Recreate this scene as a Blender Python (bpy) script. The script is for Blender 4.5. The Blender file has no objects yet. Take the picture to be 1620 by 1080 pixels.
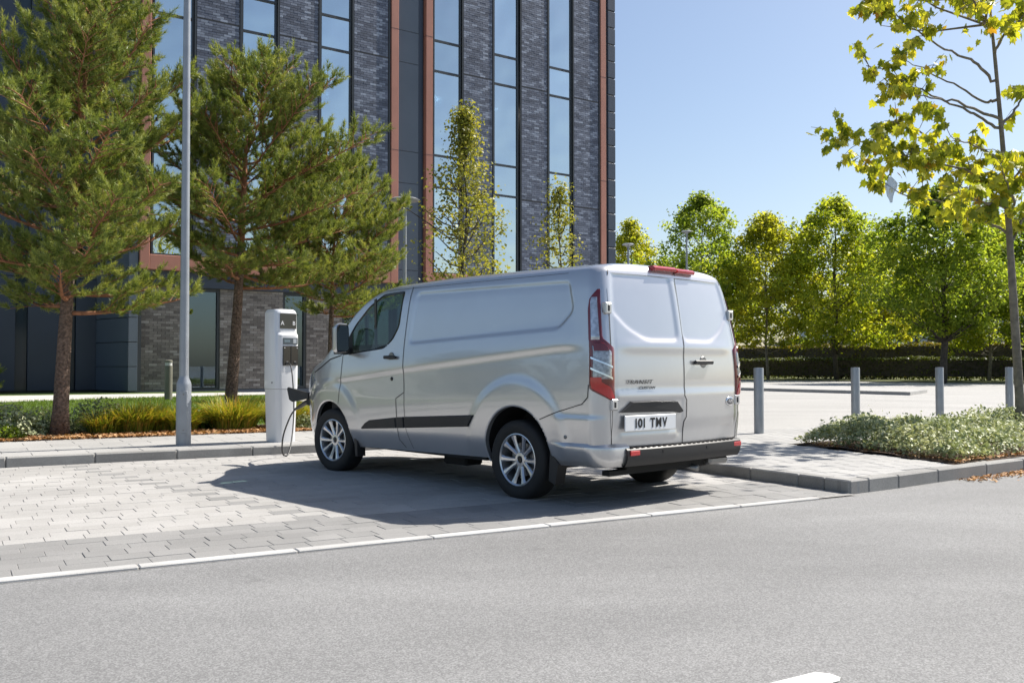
import bpy, bmesh, math, random
import numpy as np
from mathutils import Vector, Matrix, Euler
R = math.radians
scene = bpy.context.scene
COL = scene.collection

# ------------------------------------------------------------------ camera, sky, sun, exposure
cam_d = bpy.data.cameras.new('camera'); cam = bpy.data.objects.new('camera', cam_d); COL.objects.link(cam)
cam_d.sensor_width = 36.0; cam_d.lens = 36.0*1500/1620
cam_d.clip_start = 0.05; cam_d.clip_end = 3000
cam.location = (0, 0, 1.152); cam.rotation_euler = (R(90+1.451), 0, 0)
scene.camera = cam
SUN_EL, SUN_AZ = 48.5, 29.7            # azimuth counter-clockwise from +X
world = bpy.data.worlds.new('World'); scene.world = world; world.use_nodes = True
wn = world.node_tree; wn.nodes.clear()
sky = wn.nodes.new('ShaderNodeTexSky'); sky.sky_type = 'NISHITA'; sky.sun_disc = False
sky.sun_elevation = R(SUN_EL); sky.sun_rotation = R(90-SUN_AZ)
sky.air_density = 1.0; sky.dust_density = 1.5; sky.ozone_density = 1.3; sky.altitude = 50
bg = wn.nodes.new('ShaderNodeBackground'); bg.inputs['Strength'].default_value = 0.088
wo = wn.nodes.new('ShaderNodeOutputWorld')
wn.links.new(sky.outputs[0], bg.inputs[0]); wn.links.new(bg.outputs[0], wo.inputs[0])
sl = bpy.data.lights.new('sun', 'SUN'); sl.energy = 5.0; sl.angle = R(0.53); sl.color = (1.0, 0.945, 0.865)
sun = bpy.data.objects.new('sun', sl); COL.objects.link(sun)
ce = math.cos(R(SUN_EL))
sun_dir = Vector((ce*math.cos(R(SUN_AZ)), ce*math.sin(R(SUN_AZ)), math.sin(R(SUN_EL))))
sun.rotation_euler = sun_dir.to_track_quat('Z', 'Y').to_euler(); sun.location = (20, 10, 30)
vs = scene.view_settings
vs.view_transform = 'Standard'; vs.look = 'None'; vs.exposure = 0.74; vs.gamma = 1.0; vs.use_curve_mapping = False
scene.cycles.max_bounces = 10; scene.cycles.transparent_max_bounces = 16
scene.cycles.caustics_reflective = False; scene.cycles.caustics_refractive = False

# ------------------------------------------------------------------ helpers
def tag(o, label=None, cat=None, group=None, kind=None):
    if label: o['label'] = label
    if cat: o['category'] = cat
    if group: o['group'] = group
    if kind: o['kind'] = kind
    return o

def link(name, me, parent=None, loc=None, rot=None):
    o = bpy.data.objects.new(name, me); COL.objects.link(o)
    if parent: o.parent = parent
    if loc is not None: o.location = loc
    if rot is not None: o.rotation_euler = rot
    return o

def empty(name, loc=(0, 0, 0), rz=0.0, parent=None):
    o = bpy.data.objects.new(name, None); COL.objects.link(o); o.empty_display_size = 0.2
    o.location = loc; o.rotation_euler = (0, 0, rz)
    if parent: o.parent = parent
    return o

def mk(name, V, F, mats, smooth=False, angle=None, mi=None):
    me = bpy.data.meshes.new(name)
    me.from_pydata([tuple(map(float, v)) for v in V], [], [tuple(int(i) for i in f) for f in F])
    for m in (mats if isinstance(mats, (list, tuple)) else [mats]): me.materials.append(m)
    if mi is not None: me.polygons.foreach_set('material_index', np.array(mi, dtype=np.int32))
    if smooth:
        me.polygons.foreach_set('use_smooth', np.ones(len(me.polygons), dtype=bool))
        if angle: me.set_sharp_from_angle(angle=R(angle))
    me.update()
    return me

def islands(name, P, mat, tint=None):
    """P: (n,k,3) array, every row is one k-gon of its own."""
    P = np.asarray(P, dtype=np.float32); n, k, _ = P.shape
    me = bpy.data.meshes.new(name)
    me.vertices.add(n*k); me.vertices.foreach_set('co', P.reshape(-1))
    me.loops.add(n*k); me.loops.foreach_set('vertex_index', np.arange(n*k, dtype=np.int32))
    me.polygons.add(n); me.polygons.foreach_set('loop_start', np.arange(0, n*k, k, dtype=np.int32))
    me.polygons.foreach_set('loop_total', np.full(n, k, dtype=np.int32))
    me.materials.append(mat); me.update(calc_edges=True)
    if tint is not None:
        at = me.attributes.new('tint', 'FLOAT', 'FACE'); at.data.foreach_set('value', np.asarray(tint, dtype=np.float32))
    return me

class MB:
    """collects boxes, prisms, tubes and lathes into one mesh"""
    def __init__(s): s.V = []; s.F = []; s.M = []
    def add(s, V, F, m=0):
        b = len(s.V); s.V += [tuple(v) for v in V]; s.F += [tuple(i+b for i in f) for f in F]; s.M += [m]*len(F); return s
    def box(s, x0, x1, y0, y1, z0, z1, m=0, bev=0.0, M=None):
        if bev <= 0:
            V = [(x0, y0, z0), (x1, y0, z0), (x1, y1, z0), (x0, y1, z0), (x0, y0, z1), (x1, y0, z1), (x1, y1, z1), (x0, y1, z1)]
            F = [(0, 3, 2, 1), (4, 5, 6, 7), (0, 1, 5, 4), (1, 2, 6, 5), (2, 3, 7, 6), (3, 0, 4, 7)]
        else:
            b = min(bev, .49*(x1-x0), .49*(y1-y0), .49*(z1-z0)); V = []; F = []
            cs = [(x0, y0, z0), (x1, y0, z0), (x1, y1, z0), (x0, y1, z0), (x0, y0, z1), (x1, y0, z1), (x1, y1, z1), (x0, y1, z1)]
            sg = [(1, 1, 1), (-1, 1, 1), (-1, -1, 1), (1, -1, 1), (1, 1, -1), (-1, 1, -1), (-1, -1, -1), (1, -1, -1)]
            for (x, y, z), (a, c, d) in zip(cs, sg):
                V += [(x, y+c*b, z+d*b), (x+a*b, y, z+d*b), (x+a*b, y+c*b, z)]
            X, Y, Z = 0, 1, 2
            q = lambda i, k: 3*i+k
            F = [(q(0, Z), q(3, Z), q(2, Z), q(1, Z)), (q(4, Z), q(5, Z), q(6, Z), q(7, Z)),
                 (q(0, Y), q(1, Y), q(5, Y), q(4, Y)), (q(2, Y), q(3, Y), q(7, Y), q(6, Y)),
                 (q(1, X), q(2, X), q(6, X), q(5, X)), (q(3, X), q(0, X), q(4, X), q(7, X))]
            for i in range(8):
                t = (q(i, X), q(i, Y), q(i, Z)); F.append(t if sg[i][0]*sg[i][1]*sg[i][2] > 0 else t[::-1])
            for i, j, k1, k2 in [(0, 1, Y, Z), (1, 2, X, Z), (2, 3, Y, Z), (3, 0, X, Z), (4, 5, Y, Z), (5, 6, X, Z), (6, 7, Y, Z), (7, 4, X, Z), (0, 4, X, Y), (1, 5, X, Y), (2, 6, X, Y), (3, 7, X, Y)]:
                F.append((q(i, k1), q(i, k2), q(j, k2), q(j, k1)))
        if M is not None: V = [M @ Vector(v) for v in V]
        return s.add(V, F, m)
    def prism(s, pts, axis, a, b, m=0, M=None):
        """polygon pts (2D) extruded along axis from a to b"""
        n = len(pts)
        def P(p, t):
            return {0: (t, p[0], p[1]), 1: (p[0], t, p[1]), 2: (p[0], p[1], t)}[axis]
        V = [P(p, a) for p in pts]+[P(p, b) for p in pts]
        F = [tuple(range(n))[::-1], tuple(range(n, 2*n))]+[(i, (i+1) % n, n+(i+1) % n, n+i) for i in range(n)]
        if M is not None: V = [M @ Vector(v) for v in V]
        return s.add(V, F, m)
    def lathe(s, prof, n=24, m=0, M=None, closed=False):
        """prof: (r,h) revolved about local Z"""
        V = []; F = []; k = len(prof)
        for i in range(n):
            a = 2*math.pi*i/n
            for r, h in prof: V.append((r*math.cos(a), r*math.sin(a), h))
        for i in range(n):
            for j in range(k-1 if not closed else k):
                j2 = (j+1) % k; i2 = (i+1) % n
                F.append((i*k+j, i2*k+j, i2*k+j2, i*k+j2))
        if M is not None: V = [M @ Vector(v) for v in V]
        return s.add(V, F, m)
    def tube(s, pts, rad, n=8, m=0, cap=True):
        pts = [Vector(p) for p in pts]; V = []; F = []
        up = Vector((0, 0, 1)); prev = None
        for i, p in enumerate(pts):
            d = (pts[min(i+1, len(pts)-1)]-pts[max(i-1, 0)])
            d = d.normalized() if d.length > 1e-9 else Vector((0, 0, 1))
            if prev is None:
                a = d.cross(up if abs(d.z) < .9 else Vector((1, 0, 0))).normalized()
            else:
                a = (prev-d*prev.dot(d)).normalized()
            prev = a; b = d.cross(a)
            r = rad[i] if isinstance(rad, (list, tuple, np.ndarray)) else rad
            for q in range(n):
                t = 2*math.pi*q/n; V.append(p+a*(r*math.cos(t))+b*(r*math.sin(t)))
        for i in range(len(pts)-1):
            for q in range(n):
                q2 = (q+1) % n; F.append((i*n+q, i*n+q2, (i+1)*n+q2, (i+1)*n+q))
        if cap: F.append(tuple(range(n))[::-1]); F.append(tuple(range((len(pts)-1)*n, len(pts)*n)))
        return s.add(V, F, m)
    def mesh(s, name, mats, smooth=False, angle=None): return mk(name, s.V, s.F, mats, smooth, angle, s.M)
    def build(s, name, mats, parent=None, smooth=False, angle=None, loc=None, rot=None):
        return link(name, s.mesh(name, mats, smooth, angle), parent, loc, rot)

UC, US = math.cos(R(30.5)), math.sin(R(30.5))
def UV(u, v, z=0.0): return (u*UC-v*US, u*US+v*UC, z)      # site axes: u along the kerb, v away from it
def in_frame(p, margin=0.0):
    y = p[1]
    if y < .5: return False
    return abs(p[0]/y) < .54+margin and -.30-margin < (p[2]-1.152)/y < .40+margin

# ------------------------------------------------------------------ materials
MATS = {}
def nodes_of(name):
    m = bpy.data.materials.new(name); m.use_nodes = True; nt = m.node_tree; nt.nodes.clear()
    out = nt.nodes.new('ShaderNodeOutputMaterial'); MATS[name] = m
    return m, nt, out
def N(nt, typ, **kw):
    n = nt.nodes.new(typ)
    for k, v in kw.items():
        if k.startswith('i_'): n.inputs[k[2:].replace('_', ' ')].default_value = v
        else: setattr(n, k, v)
    return n
def L(nt, a, b): nt.links.new(a, b)
def ramp(nt, stops, interp='LINEAR'):
    n = nt.nodes.new('ShaderNodeValToRGB'); n.color_ramp.interpolation = interp
    el = n.color_ramp.elements
    while len(el) < len(stops): el.new(.5)
    for e, (p, c) in zip(el, stops): e.position = p; e.color = (*c, 1) if len(c) == 3 else c
    return n
def simple(name, col, rough=.5, metal=0.0, coat=0.0, spec=.5, noise=None, bump=None, emit=None):
    """principled with optional colour mottling noise=(scale, amount) and bump=(scale, strength, distance)"""
    m, nt, out = nodes_of(name)
    b = N(nt, 'ShaderNodeBsdfPrincipled'); L(nt, b.outputs[0], out.inputs[0])
    b.inputs['Base Color'].default_value = (*col, 1); b.inputs['Roughness'].default_value = rough
    b.inputs['Metallic'].default_value = metal; b.inputs['Coat Weight'].default_value = coat
    b.inputs['Coat Roughness'].default_value = .04
    b.inputs['Specular IOR Level'].default_value = spec
    tc = N(nt, 'ShaderNodeTexCoord')
    if noise:
        t = N(nt, 'ShaderNodeTexNoise'); t.inputs['Scale'].default_value = noise[0]; t.inputs['Detail'].default_value = 6
        L(nt, tc.outputs['Object'], t.inputs['Vector'])
        a = noise[1]
        r = ramp(nt, [(.3, tuple(c*(1-a) for c in col)), (.7, tuple(min(1, c*(1+a)) for c in col))])
        L(nt, t.outputs['Fac'], r.inputs[0]); L(nt, r.outputs[0], b.inputs['Base Color'])
        rr = N(nt, 'ShaderNodeMapRange'); rr.inputs['To Min'].default_value = max(.02, rough-.07); rr.inputs['To Max'].default_value = min(1, rough+.1)
        L(nt, t.outputs['Fac'], rr.inputs['Value']); L(nt, rr.outputs[0], b.inputs['Roughness'])
    if bump:
        t2 = N(nt, 'ShaderNodeTexNoise'); t2.inputs['Scale'].default_value = bump[0]; t2.inputs['Detail'].default_value = 4
        L(nt, tc.outputs['Object'], t2.inputs['Vector'])
        bp = N(nt, 'ShaderNodeBump'); bp.inputs['Strength'].default_value = bump[1]; bp.inputs['Distance'].default_value = bump[2]
        L(nt, t2.outputs['Fac'], bp.inputs['Height']); L(nt, bp.outputs[0], b.inputs['Normal'])
    if emit:
        b.inputs['Emission Color'].default_value = (*emit[0], 1); b.inputs['Emission Strength'].default_value = emit[1]
    return m

def varied(name, stops, rough=.8, source='ISLAND', grain=(60, .25), large=None, bump=(180, .4, .003), spec=.4):
    """stone-like: colour picked per piece (mesh island or object) from stops, mottled by grain"""
    m, nt, out = nodes_of(name)
    b = N(nt, 'ShaderNodeBsdfPrincipled'); L(nt, b.outputs[0], out.inputs[0])
    b.inputs['Roughness'].default_value = rough; b.inputs['Specular IOR Level'].default_value = spec
    if source == 'ISLAND': rnd = N(nt, 'ShaderNodeNewGeometry').outputs['Random Per Island']
    else: rnd = N(nt, 'ShaderNodeObjectInfo').outputs['Random']
    r = ramp(nt, stops); L(nt, rnd, r.inputs[0])
    g = N(nt, 'ShaderNodeNewGeometry')
    t = N(nt, 'ShaderNodeTexNoise'); t.inputs['Scale'].default_value = grain[0]; t.inputs['Detail'].default_value = 5; t.inputs['Roughness'].default_value = .7
    L(nt, g.outputs['Position'], t.inputs['Vector'])
    mr = N(nt, 'ShaderNodeMapRange'); mr.inputs['From Min'].default_value = .3; mr.inputs['From Max'].default_value = .7
    mr.inputs['To Min'].default_value = 1-grain[1]; mr.inputs['To Max'].default_value = 1+grain[1]
    L(nt, t.outputs['Fac'], mr.inputs['Value'])
    fac = mr.outputs[0]
    if large:
        t3 = N(nt, 'ShaderNodeTexNoise'); t3.inputs['Scale'].default_value = large[0]; t3.inputs['Detail'].default_value = 4
        L(nt, g.outputs['Position'], t3.inputs['Vector'])
        m3 = N(nt, 'ShaderNodeMapRange'); m3.inputs['From Min'].default_value = .3; m3.inputs['From Max'].default_value = .7
        m3.inputs['To Min'].default_value = 1-large[1]; m3.inputs['To Max'].default_value = 1+large[1]
        L(nt, t3.outputs['Fac'], m3.inputs['Value'])
        mm = N(nt, 'ShaderNodeMath', operation='MULTIPLY'); L(nt, fac, mm.inputs[0]); L(nt, m3.outputs[0], mm.inputs[1]); fac = mm.outputs[0]
    mx = N(nt, 'ShaderNodeVectorMath', operation='SCALE'); L(nt, r.outputs[0], mx.inputs[0]); L(nt, fac, mx.inputs['Scale'])
    L(nt, mx.outputs[0], b.inputs['Base Color'])
    t2 = N(nt, 'ShaderNodeTexNoise'); t2.inputs['Scale'].default_value = bump[0]; t2.inputs['Detail'].default_value = 3
    L(nt, g.outputs['Position'], t2.inputs['Vector'])
    bp = N(nt, 'ShaderNodeBump'); bp.inputs['Strength'].default_value = bump[1]; bp.inputs['Distance'].default_value = bump[2]
    L(nt, t2.outputs['Fac'], bp.inputs['Height']); L(nt, bp.outputs[0], b.inputs['Normal'])
    return m

def leafy(name, stops, trans=.4, rough=.5, source='ISLAND', tint=(1.35, 1.25, .5), patch=None, spec=.3, attr=0.0):
    m, nt, out = nodes_of(name)
    if source == 'ISLAND': rnd = N(nt, 'ShaderNodeNewGeometry').outputs['Random Per Island']
    else: rnd = N(nt, 'ShaderNodeObjectInfo').outputs['Random']
    fac = rnd
    if patch:
        g = N(nt, 'ShaderNodeNewGeometry'); t = N(nt, 'ShaderNodeTexNoise'); t.inputs['Scale'].default_value = patch; t.inputs['Detail'].default_value = 2
        L(nt, g.outputs['Position'], t.inputs['Vector'])
        mm = N(nt, 'ShaderNodeMix'); mm.inputs[0].default_value = .5
        mr = N(nt, 'ShaderNodeMapRange'); mr.inputs['From Min'].default_value = .3; mr.inputs['From Max'].default_value = .7; L(nt, t.outputs['Fac'], mr.inputs['Value'])
        L(nt, rnd, mm.inputs[2]); L(nt, mr.outputs[0], mm.inputs[3]); fac = mm.outputs[0]
    if attr:
        aa = N(nt, 'ShaderNodeAttribute', attribute_name='tint'); m2 = N(nt, 'ShaderNodeMix'); m2.inputs[0].default_value = attr
        L(nt, fac, m2.inputs[2]); L(nt, aa.outputs['Fac'], m2.inputs[3]); fac = m2.outputs[0]
    r = ramp(nt, stops); L(nt, fac, r.inputs[0])
    b = N(nt, 'ShaderNodeBsdfPrincipled'); b.inputs['Roughness'].default_value = rough; b.inputs['Specular IOR Level'].default_value = spec
    L(nt, r.outputs[0], b.inputs['Base Color'])
    tr = N(nt, 'ShaderNodeBsdfTranslucent')
    mc = N(nt, 'ShaderNodeVectorMath', operation='MULTIPLY'); mc.inputs[1].default_value = tint
    L(nt, r.outputs[0], mc.inputs[0]); L(nt, mc.outputs[0], tr.inputs[0])
    mx = N(nt, 'ShaderNodeMixShader'); mx.inputs[0].default_value = trans
    L(nt, b.outputs[0], mx.inputs[1]); L(nt, tr.outputs[0], mx.inputs[2]); L(nt, mx.outputs[0], out.inputs[0])
    return m

def thin_glass(name, tint, refl_min=.05, rough=.0, ior_blend=.25, gl=(1, 1, 1), vary=0.0):
    m, nt, out = nodes_of(name)
    tr = N(nt, 'ShaderNodeBsdfTransparent'); tr.inputs[0].default_value = (*tint, 1)
    g = N(nt, 'ShaderNodeBsdfGlossy'); g.inputs['Roughness'].default_value = rough; g.inputs[0].default_value = (*gl, 1)
    if vary:
        oi = N(nt, 'ShaderNodeObjectInfo'); gg = N(nt, 'ShaderNodeNewGeometry'); nn_ = N(nt, 'ShaderNodeTexNoise'); nn_.inputs['Scale'].default_value = .8; nn_.inputs['Detail'].default_value = 1
        L(nt, gg.outputs['Position'], nn_.inputs['Vector']); bp = N(nt, 'ShaderNodeBump'); bp.inputs['Strength'].default_value = .35; bp.inputs['Distance'].default_value = .12
        L(nt, nn_.outputs['Fac'], bp.inputs['Height']); L(nt, bp.outputs[0], g.inputs['Normal'])
        rv = ramp(nt, [(0, tuple(c*(1-vary) for c in gl)), (1, gl)]); L(nt, oi.outputs['Random'], rv.inputs[0]); L(nt, rv.outputs[0], g.inputs[0])
    lw = N(nt, 'ShaderNodeLayerWeight'); lw.inputs['Blend'].default_value = .5
    pw = N(nt, 'ShaderNodeMath', operation='POWER'); pw.inputs[1].default_value = 4.0; L(nt, lw.outputs['Facing'], pw.inputs[0])
    mr = N(nt, 'ShaderNodeMapRange'); mr.inputs['To Min'].default_value = refl_min; mr.inputs['To Max'].default_value = 1
    L(nt, pw.outputs[0], mr.inputs['Value'])
    mx = N(nt, 'ShaderNodeMixShader'); L(nt, mr.outputs[0], mx.inputs[0]); L(nt, tr.outputs[0], mx.inputs[1]); L(nt, g.outputs[0], mx.inputs[2])
    L(nt, mx.outputs[0], out.inputs[0])
    return m

def asphalt(name, lo, hi, patch, tracks=False):
    m, nt, out = nodes_of(name)
    b = N(nt, 'ShaderNodeBsdfPrincipled'); L(nt, b.outputs[0], out.inputs[0]); b.inputs['Roughness'].default_value = .82
    g = N(nt, 'ShaderNodeNewGeometry')
    v = N(nt, 'ShaderNodeTexVoronoi'); v.inputs['Scale'].default_value = 150; L(nt, g.outputs['Position'], v.inputs['Vector'])
    bw = N(nt, 'ShaderNodeRGBToBW'); L(nt, v.outputs['Color'], bw.inputs[0])
    n1 = N(nt, 'ShaderNodeTexNoise'); n1.inputs['Scale'].default_value = 320; n1.inputs['Detail'].default_value = 3; L(nt, g.outputs['Position'], n1.inputs['Vector'])
    ad = N(nt, 'ShaderNodeMath', operation='ADD'); L(nt, bw.outputs[0], ad.inputs[0]); L(nt, n1.outputs['Fac'], ad.inputs[1])
    hf = N(nt, 'ShaderNodeMath', operation='MULTIPLY'); hf.inputs[1].default_value = .5; L(nt, ad.outputs[0], hf.inputs[0])
    r = ramp(nt, [(.25, lo), (.45, tuple((a*.6+c*.4) for a, c in zip(lo, hi))), (.58, hi), (.75, tuple(min(1, c*1.25) for c in hi))]); L(nt, hf.outputs[0], r.inputs[0])
    n2 = N(nt, 'ShaderNodeTexNoise'); n2.inputs['Scale'].default_value = .55; n2.inputs['Detail'].default_value = 7; n2.inputs['Roughness'].default_value = .6
    mp = N(nt, 'ShaderNodeMapping'); mp.inputs['Rotation'].default_value = (0, 0, R(-30)); mp.inputs['Scale'].default_value = (.45, 1.3, 1)
    L(nt, g.outputs['Position'], mp.inputs['Vector']); L(nt, mp.outputs[0], n2.inputs['Vector'])
    mr = N(nt, 'ShaderNodeMapRange'); mr.inputs['From Min'].default_value = .32; mr.inputs['From Max'].default_value = .68; mr.inputs['To Min'].default_value = 1-patch; mr.inputs['To Max'].default_value = 1+patch
    L(nt, n2.outputs['Fac'], mr.inputs['Value'])
    fac = mr.outputs[0]
    if tracks:                               # wheel tracks worn along the road, and small dark drips
        m5 = N(nt, 'ShaderNodeMapping'); m5.inputs['Rotation'].default_value = (0, 0, R(-30.5)); L(nt, g.outputs['Position'], m5.inputs['Vector'])
        nw = N(nt, 'ShaderNodeTexNoise'); nw.inputs['Scale'].default_value = .35; L(nt, g.outputs['Position'], nw.inputs['Vector'])
        sx_ = N(nt, 'ShaderNodeSeparateXYZ'); L(nt, m5.outputs[0], sx_.inputs[0])
        a1 = N(nt, 'ShaderNodeMath', operation='MULTIPLY_ADD'); a1.inputs[1].default_value = .9; L(nt, nw.outputs['Fac'], a1.inputs[0]); L(nt, sx_.outputs['Y'], a1.inputs[2])
        a2 = N(nt, 'ShaderNodeMath', operation='MULTIPLY'); a2.inputs[1].default_value = 2*math.pi/1.75; L(nt, a1.outputs[0], a2.inputs[0])
        a3 = N(nt, 'ShaderNodeMath', operation='SINE'); L(nt, a2.outputs[0], a3.inputs[0])
        a4 = N(nt, 'ShaderNodeMapRange'); a4.inputs['From Min'].default_value = .2; a4.inputs['From Max'].default_value = 1; a4.inputs['To Min'].default_value = 1.0; a4.inputs['To Max'].default_value = .93; L(nt, a3.outputs[0], a4.inputs['Value'])
        nd = N(nt, 'ShaderNodeTexNoise'); nd.inputs['Scale'].default_value = 2.6; nd.inputs['Detail'].default_value = 3; L(nt, g.outputs['Position'], nd.inputs['Vector'])
        a5 = N(nt, 'ShaderNodeMapRange'); a5.inputs['From Min'].default_value = .66; a5.inputs['From Max'].default_value = .74; a5.inputs['To Min'].default_value = 1.0; a5.inputs['To Max'].default_value = .86; L(nt, nd.outputs['Fac'], a5.inputs['Value'])
        a6 = N(nt, 'ShaderNodeMath', operation='MULTIPLY'); L(nt, a4.outputs[0], a6.inputs[0]); L(nt, a5.outputs[0], a6.inputs[1])
        a7 = N(nt, 'ShaderNodeMath', operation='MULTIPLY'); L(nt, a6.outputs[0], a7.inputs[0]); L(nt, fac, a7.inputs[1]); fac = a7.outputs[0]
    sc = N(nt, 'ShaderNodeVectorMath', operation='SCALE'); L(nt, r.outputs[0], sc.inputs[0]); L(nt, fac, sc.inputs['Scale']); L(nt, sc.outputs[0], b.inputs['Base Color'])
    bp = N(nt, 'ShaderNodeBump'); bp.inputs['Strength'].default_value = .7; bp.inputs['Distance'].default_value = .005; L(nt, hf.outputs[0], bp.inputs['Height']); L(nt, bp.outputs[0], b.inputs['Normal'])
    return m

M_asphalt = asphalt('asphalt', (.135, .135, .135), (.235, .235, .232), .15, True)
M_lot = asphalt('lot_concrete', (.27, .265, .25), (.36, .352, .335), .10)
M_earth = simple('far_ground', (.20, .195, .18), .95, noise=(.2, .25))
M_jointsand = simple('joint_sand', (.27, .262, .25), .95, noise=(40, .3))
M_paver_l = varied('paver_light', [(0, (.335, .325, .308)), (.5, (.358, .348, .332)), (1, (.38, .37, .353))], .8, 'OBJECT', grain=(90, .14), large=(.9, .13))
M_paver_li = varied('paver_light_joined', [(0, (.335, .325, .308)), (.5, (.358, .348, .332)), (1, (.38, .37, .353))], .8, 'ISLAND', grain=(90, .14), large=(.9, .13))
M_paver_d = varied('paver_grey', [(0, (.225, .222, .215)), (1, (.265, .26, .252))], .8, 'OBJECT', grain=(120, .18), large=(1.3, .1))
M_paver_di = varied('paver_grey_joined', [(0, (.225, .222, .215)), (1, (.265, .26, .252))], .8, 'ISLAND', grain=(120, .18), large=(1.3, .1))
M_edging = varied('white_edging', [(0, (.43, .425, .41)), (1, (.50, .495, .48))], .8, 'OBJECT', grain=(150, .16), large=(2.0, .12))
M_kerb = varied('granite_kerb', [(0, (.22, .215, .205)), (1, (.30, .295, .28))], .8, 'OBJECT', grain=(210, .5), large=(2.5, .14), bump=(260, .5, .004))
M_pave = varied('pavement_slabs', [(0, (.33, .325, .315)), (1, (.37, .365, .35))], .85, 'ISLAND', grain=(160, .2), large=(.8, .1))
M_white = simple('road_paint', (.66, .66, .63), .7, noise=(30, .12))
M_soil = simple('bark_mulch_soil', (.10, .062, .04), .95, noise=(25, .5), bump=(40, .8, .03))
M_lawn = simple('lawn_soil', (.075, .115, .02), .95, noise=(8, .35), bump=(90, .8, .02))
# ================================================================== THE GROUND
def sheet(name, pts, z, mat, kind='structure'):
    me = mk(name, [(p[0], p[1], z) for p in pts], [tuple(range(len(pts)))], mat)
    if me.polygons[0].normal.z < 0: me.flip_normals()
    return tag(link(name, me), kind=kind)
uvp = lambda *l: [UV(u, v) for u, v in l]

sheet('ground', [(-900, -900), (900, -900), (900, 1500), (-900, 1500)], -.06, M_earth)
sheet('road', uvp((-120, -120), (140, -120), (140, 6.9), (6.6, 6.9), (6.6, 5.72), (-120, 5.72)), 0.0, M_asphalt)
bay = sheet('bay_paving', uvp((-14, 5.72), (6.9, 5.72), (6.9, 12.1), (-14, 12.1)), .0105, M_jointsand)
dash = sheet('lane_dash', [UV(1.2, 2.36), UV(2.80, 2.40), UV(2.835, 2.425), UV(2.835, 2.475), UV(2.80, 2.515), UV(1.2, 2.485)], .004, M_white)

rng = random.Random(4)
def paver_mesh(name, lu, lv, mat, bev=.002, h=.014):
    mb = MB(); mb.box(-lu/2, lu/2, -lv/2, lv/2, -.03, h, bev=bev); return mb.mesh(name, mat)
CO = .172; LU = .24
pav = []                                   # (u, v, dark, dz, rot)
nrow = 36
for r in range(nrow):
    v = 5.815+CO*(r+.5)
    uc0 = 1.24+(11.57-v-(CO if r % 2 else 0))*(1.05/4.48)
    off = (uc0+(.5 if r % 2 else 0)*LU) % LU+(rng.uniform(-.006, .006) if r % 2 else 0)
    n0 = int(-14/LU)
    for k in range(n0, int(6.9/LU)+1):
        u = k*LU+off
        if u+LU/2 > 6.88: continue
        dark = v < 6.85
        if not dark and r % 2 == 0:
            for s in (0., 11*LU, -11*LU):
                uc = 1.24+s+(11.57-v)*(1.05/4.48)
                if abs(u-uc) < LU*.45: dark = True
        pav.append((u, v, dark, rng.uniform(-.002, .002), rng.uniform(-.006, .006)))
def pdist(p): q = UV(p[0], p[1]); return q[0]**2+q[1]**2
vis = sorted([p for p in pav if in_frame(UV(p[0], p[1], .01)) and not (p[0] > 2.6+(11.57-p[1])*.25 and p[1] > 6.6)], key=pdist)
single = vis[:290]; sset = set(id(p) for p in single)
pm_l = paver_mesh('paver', LU-.003, CO-.003, M_paver_l); pm_d = paver_mesh('paver', LU-.003, CO-.003, M_paver_d)
for p in single:
    q = UV(p[0], p[1], p[3]); link('paver', pm_d if p[2] else pm_l, bay, q, (0, 0, R(30.5)+p[4]))
for isd, nm, mt in ((False, 'pavers_light', M_paver_li), (True, 'pavers_grey', M_paver_di)):
    mb = MB()
    for p in pav:
        if id(p) in sset or p[2] != isd: continue
        M = Matrix.Translation(UV(p[0], p[1], p[3])) @ Matrix.Rotation(R(30.5)+p[4], 4, 'Z')
        mb.box(-LU/2+.0015, LU/2-.0015, -CO/2+.0015, CO/2-.0015, -.03, .014, bev=.002, M=M)
    tag(mb.build(nm, mt, bay), kind='stuff')

# white concrete edging between the bay and the road
edg = sheet('edging_strip', uvp((-14, 5.703), (6.9, 5.703), (6.9, 5.812), (-14, 5.812)), .0015, M_jointsand)
em = MB().box(-.457, .457, -.046, .046, -.05, .016, bev=.006).mesh('edging_stone', M_edging)
for k in range(-15, 7):
    link('edging_stone', em, edg, UV(.46+.92*k, 5.757, rng.uniform(-.001, .002)), (0, 0, R(30.5)))
link('edging_stone', MB().box(-.12, .12, -.08, .08, -.03, .017, bev=.006).mesh('edging_stone', M_edging), edg, UV(.045, 5.905, 0), (0, 0, R(30.5)))

# kerbs
KH = .125
def kerb_run(root, pts, lens, depth=.15, inward=1):
    """stones laid along a polyline (world xy); the depth goes to the left of travel * inward"""
    P = [Vector((p[0], p[1], 0)) for p in pts]; seg = 0; rest = (P[1]-P[0]).length; pos = P[0].copy(); i = 0
    while seg < len(P)-1:
        d = (P[seg+1]-P[seg]).normalized(); ln = min(lens[i % len(lens)], rest); i += 1
        if rest-ln < .18: ln = rest
        nrm = Vector((-d.y, d.x, 0))*inward
        c = pos+d*(ln/2)+nrm*(depth/2)
        hh = KH+rng.uniform(-.002, .002)
        mb = MB().box(-ln/2+.003, ln/2-.003, -depth/2, depth/2, -.15, hh, bev=.012)
        link('kerb_stone', mb.mesh('kerb_stone', M_kerb), root, (c.x, c.y, 0), (0, 0, math.atan2(d.y, d.x)))
        pos = pos+d*ln; rest -= ln
        if rest < 1e-4:
            seg += 1
            if seg < len(P)-1: rest = (P[seg+1]-P[seg]).length; pos = P[seg].copy()
kl = tag(empty('bay_kerb'), kind='structure')
kerb_run(kl, uvp((-14.2, 12.03), (6.80, 12.03)), [.92])
kr = tag(empty('island_kerb'), kind='structure')
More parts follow.
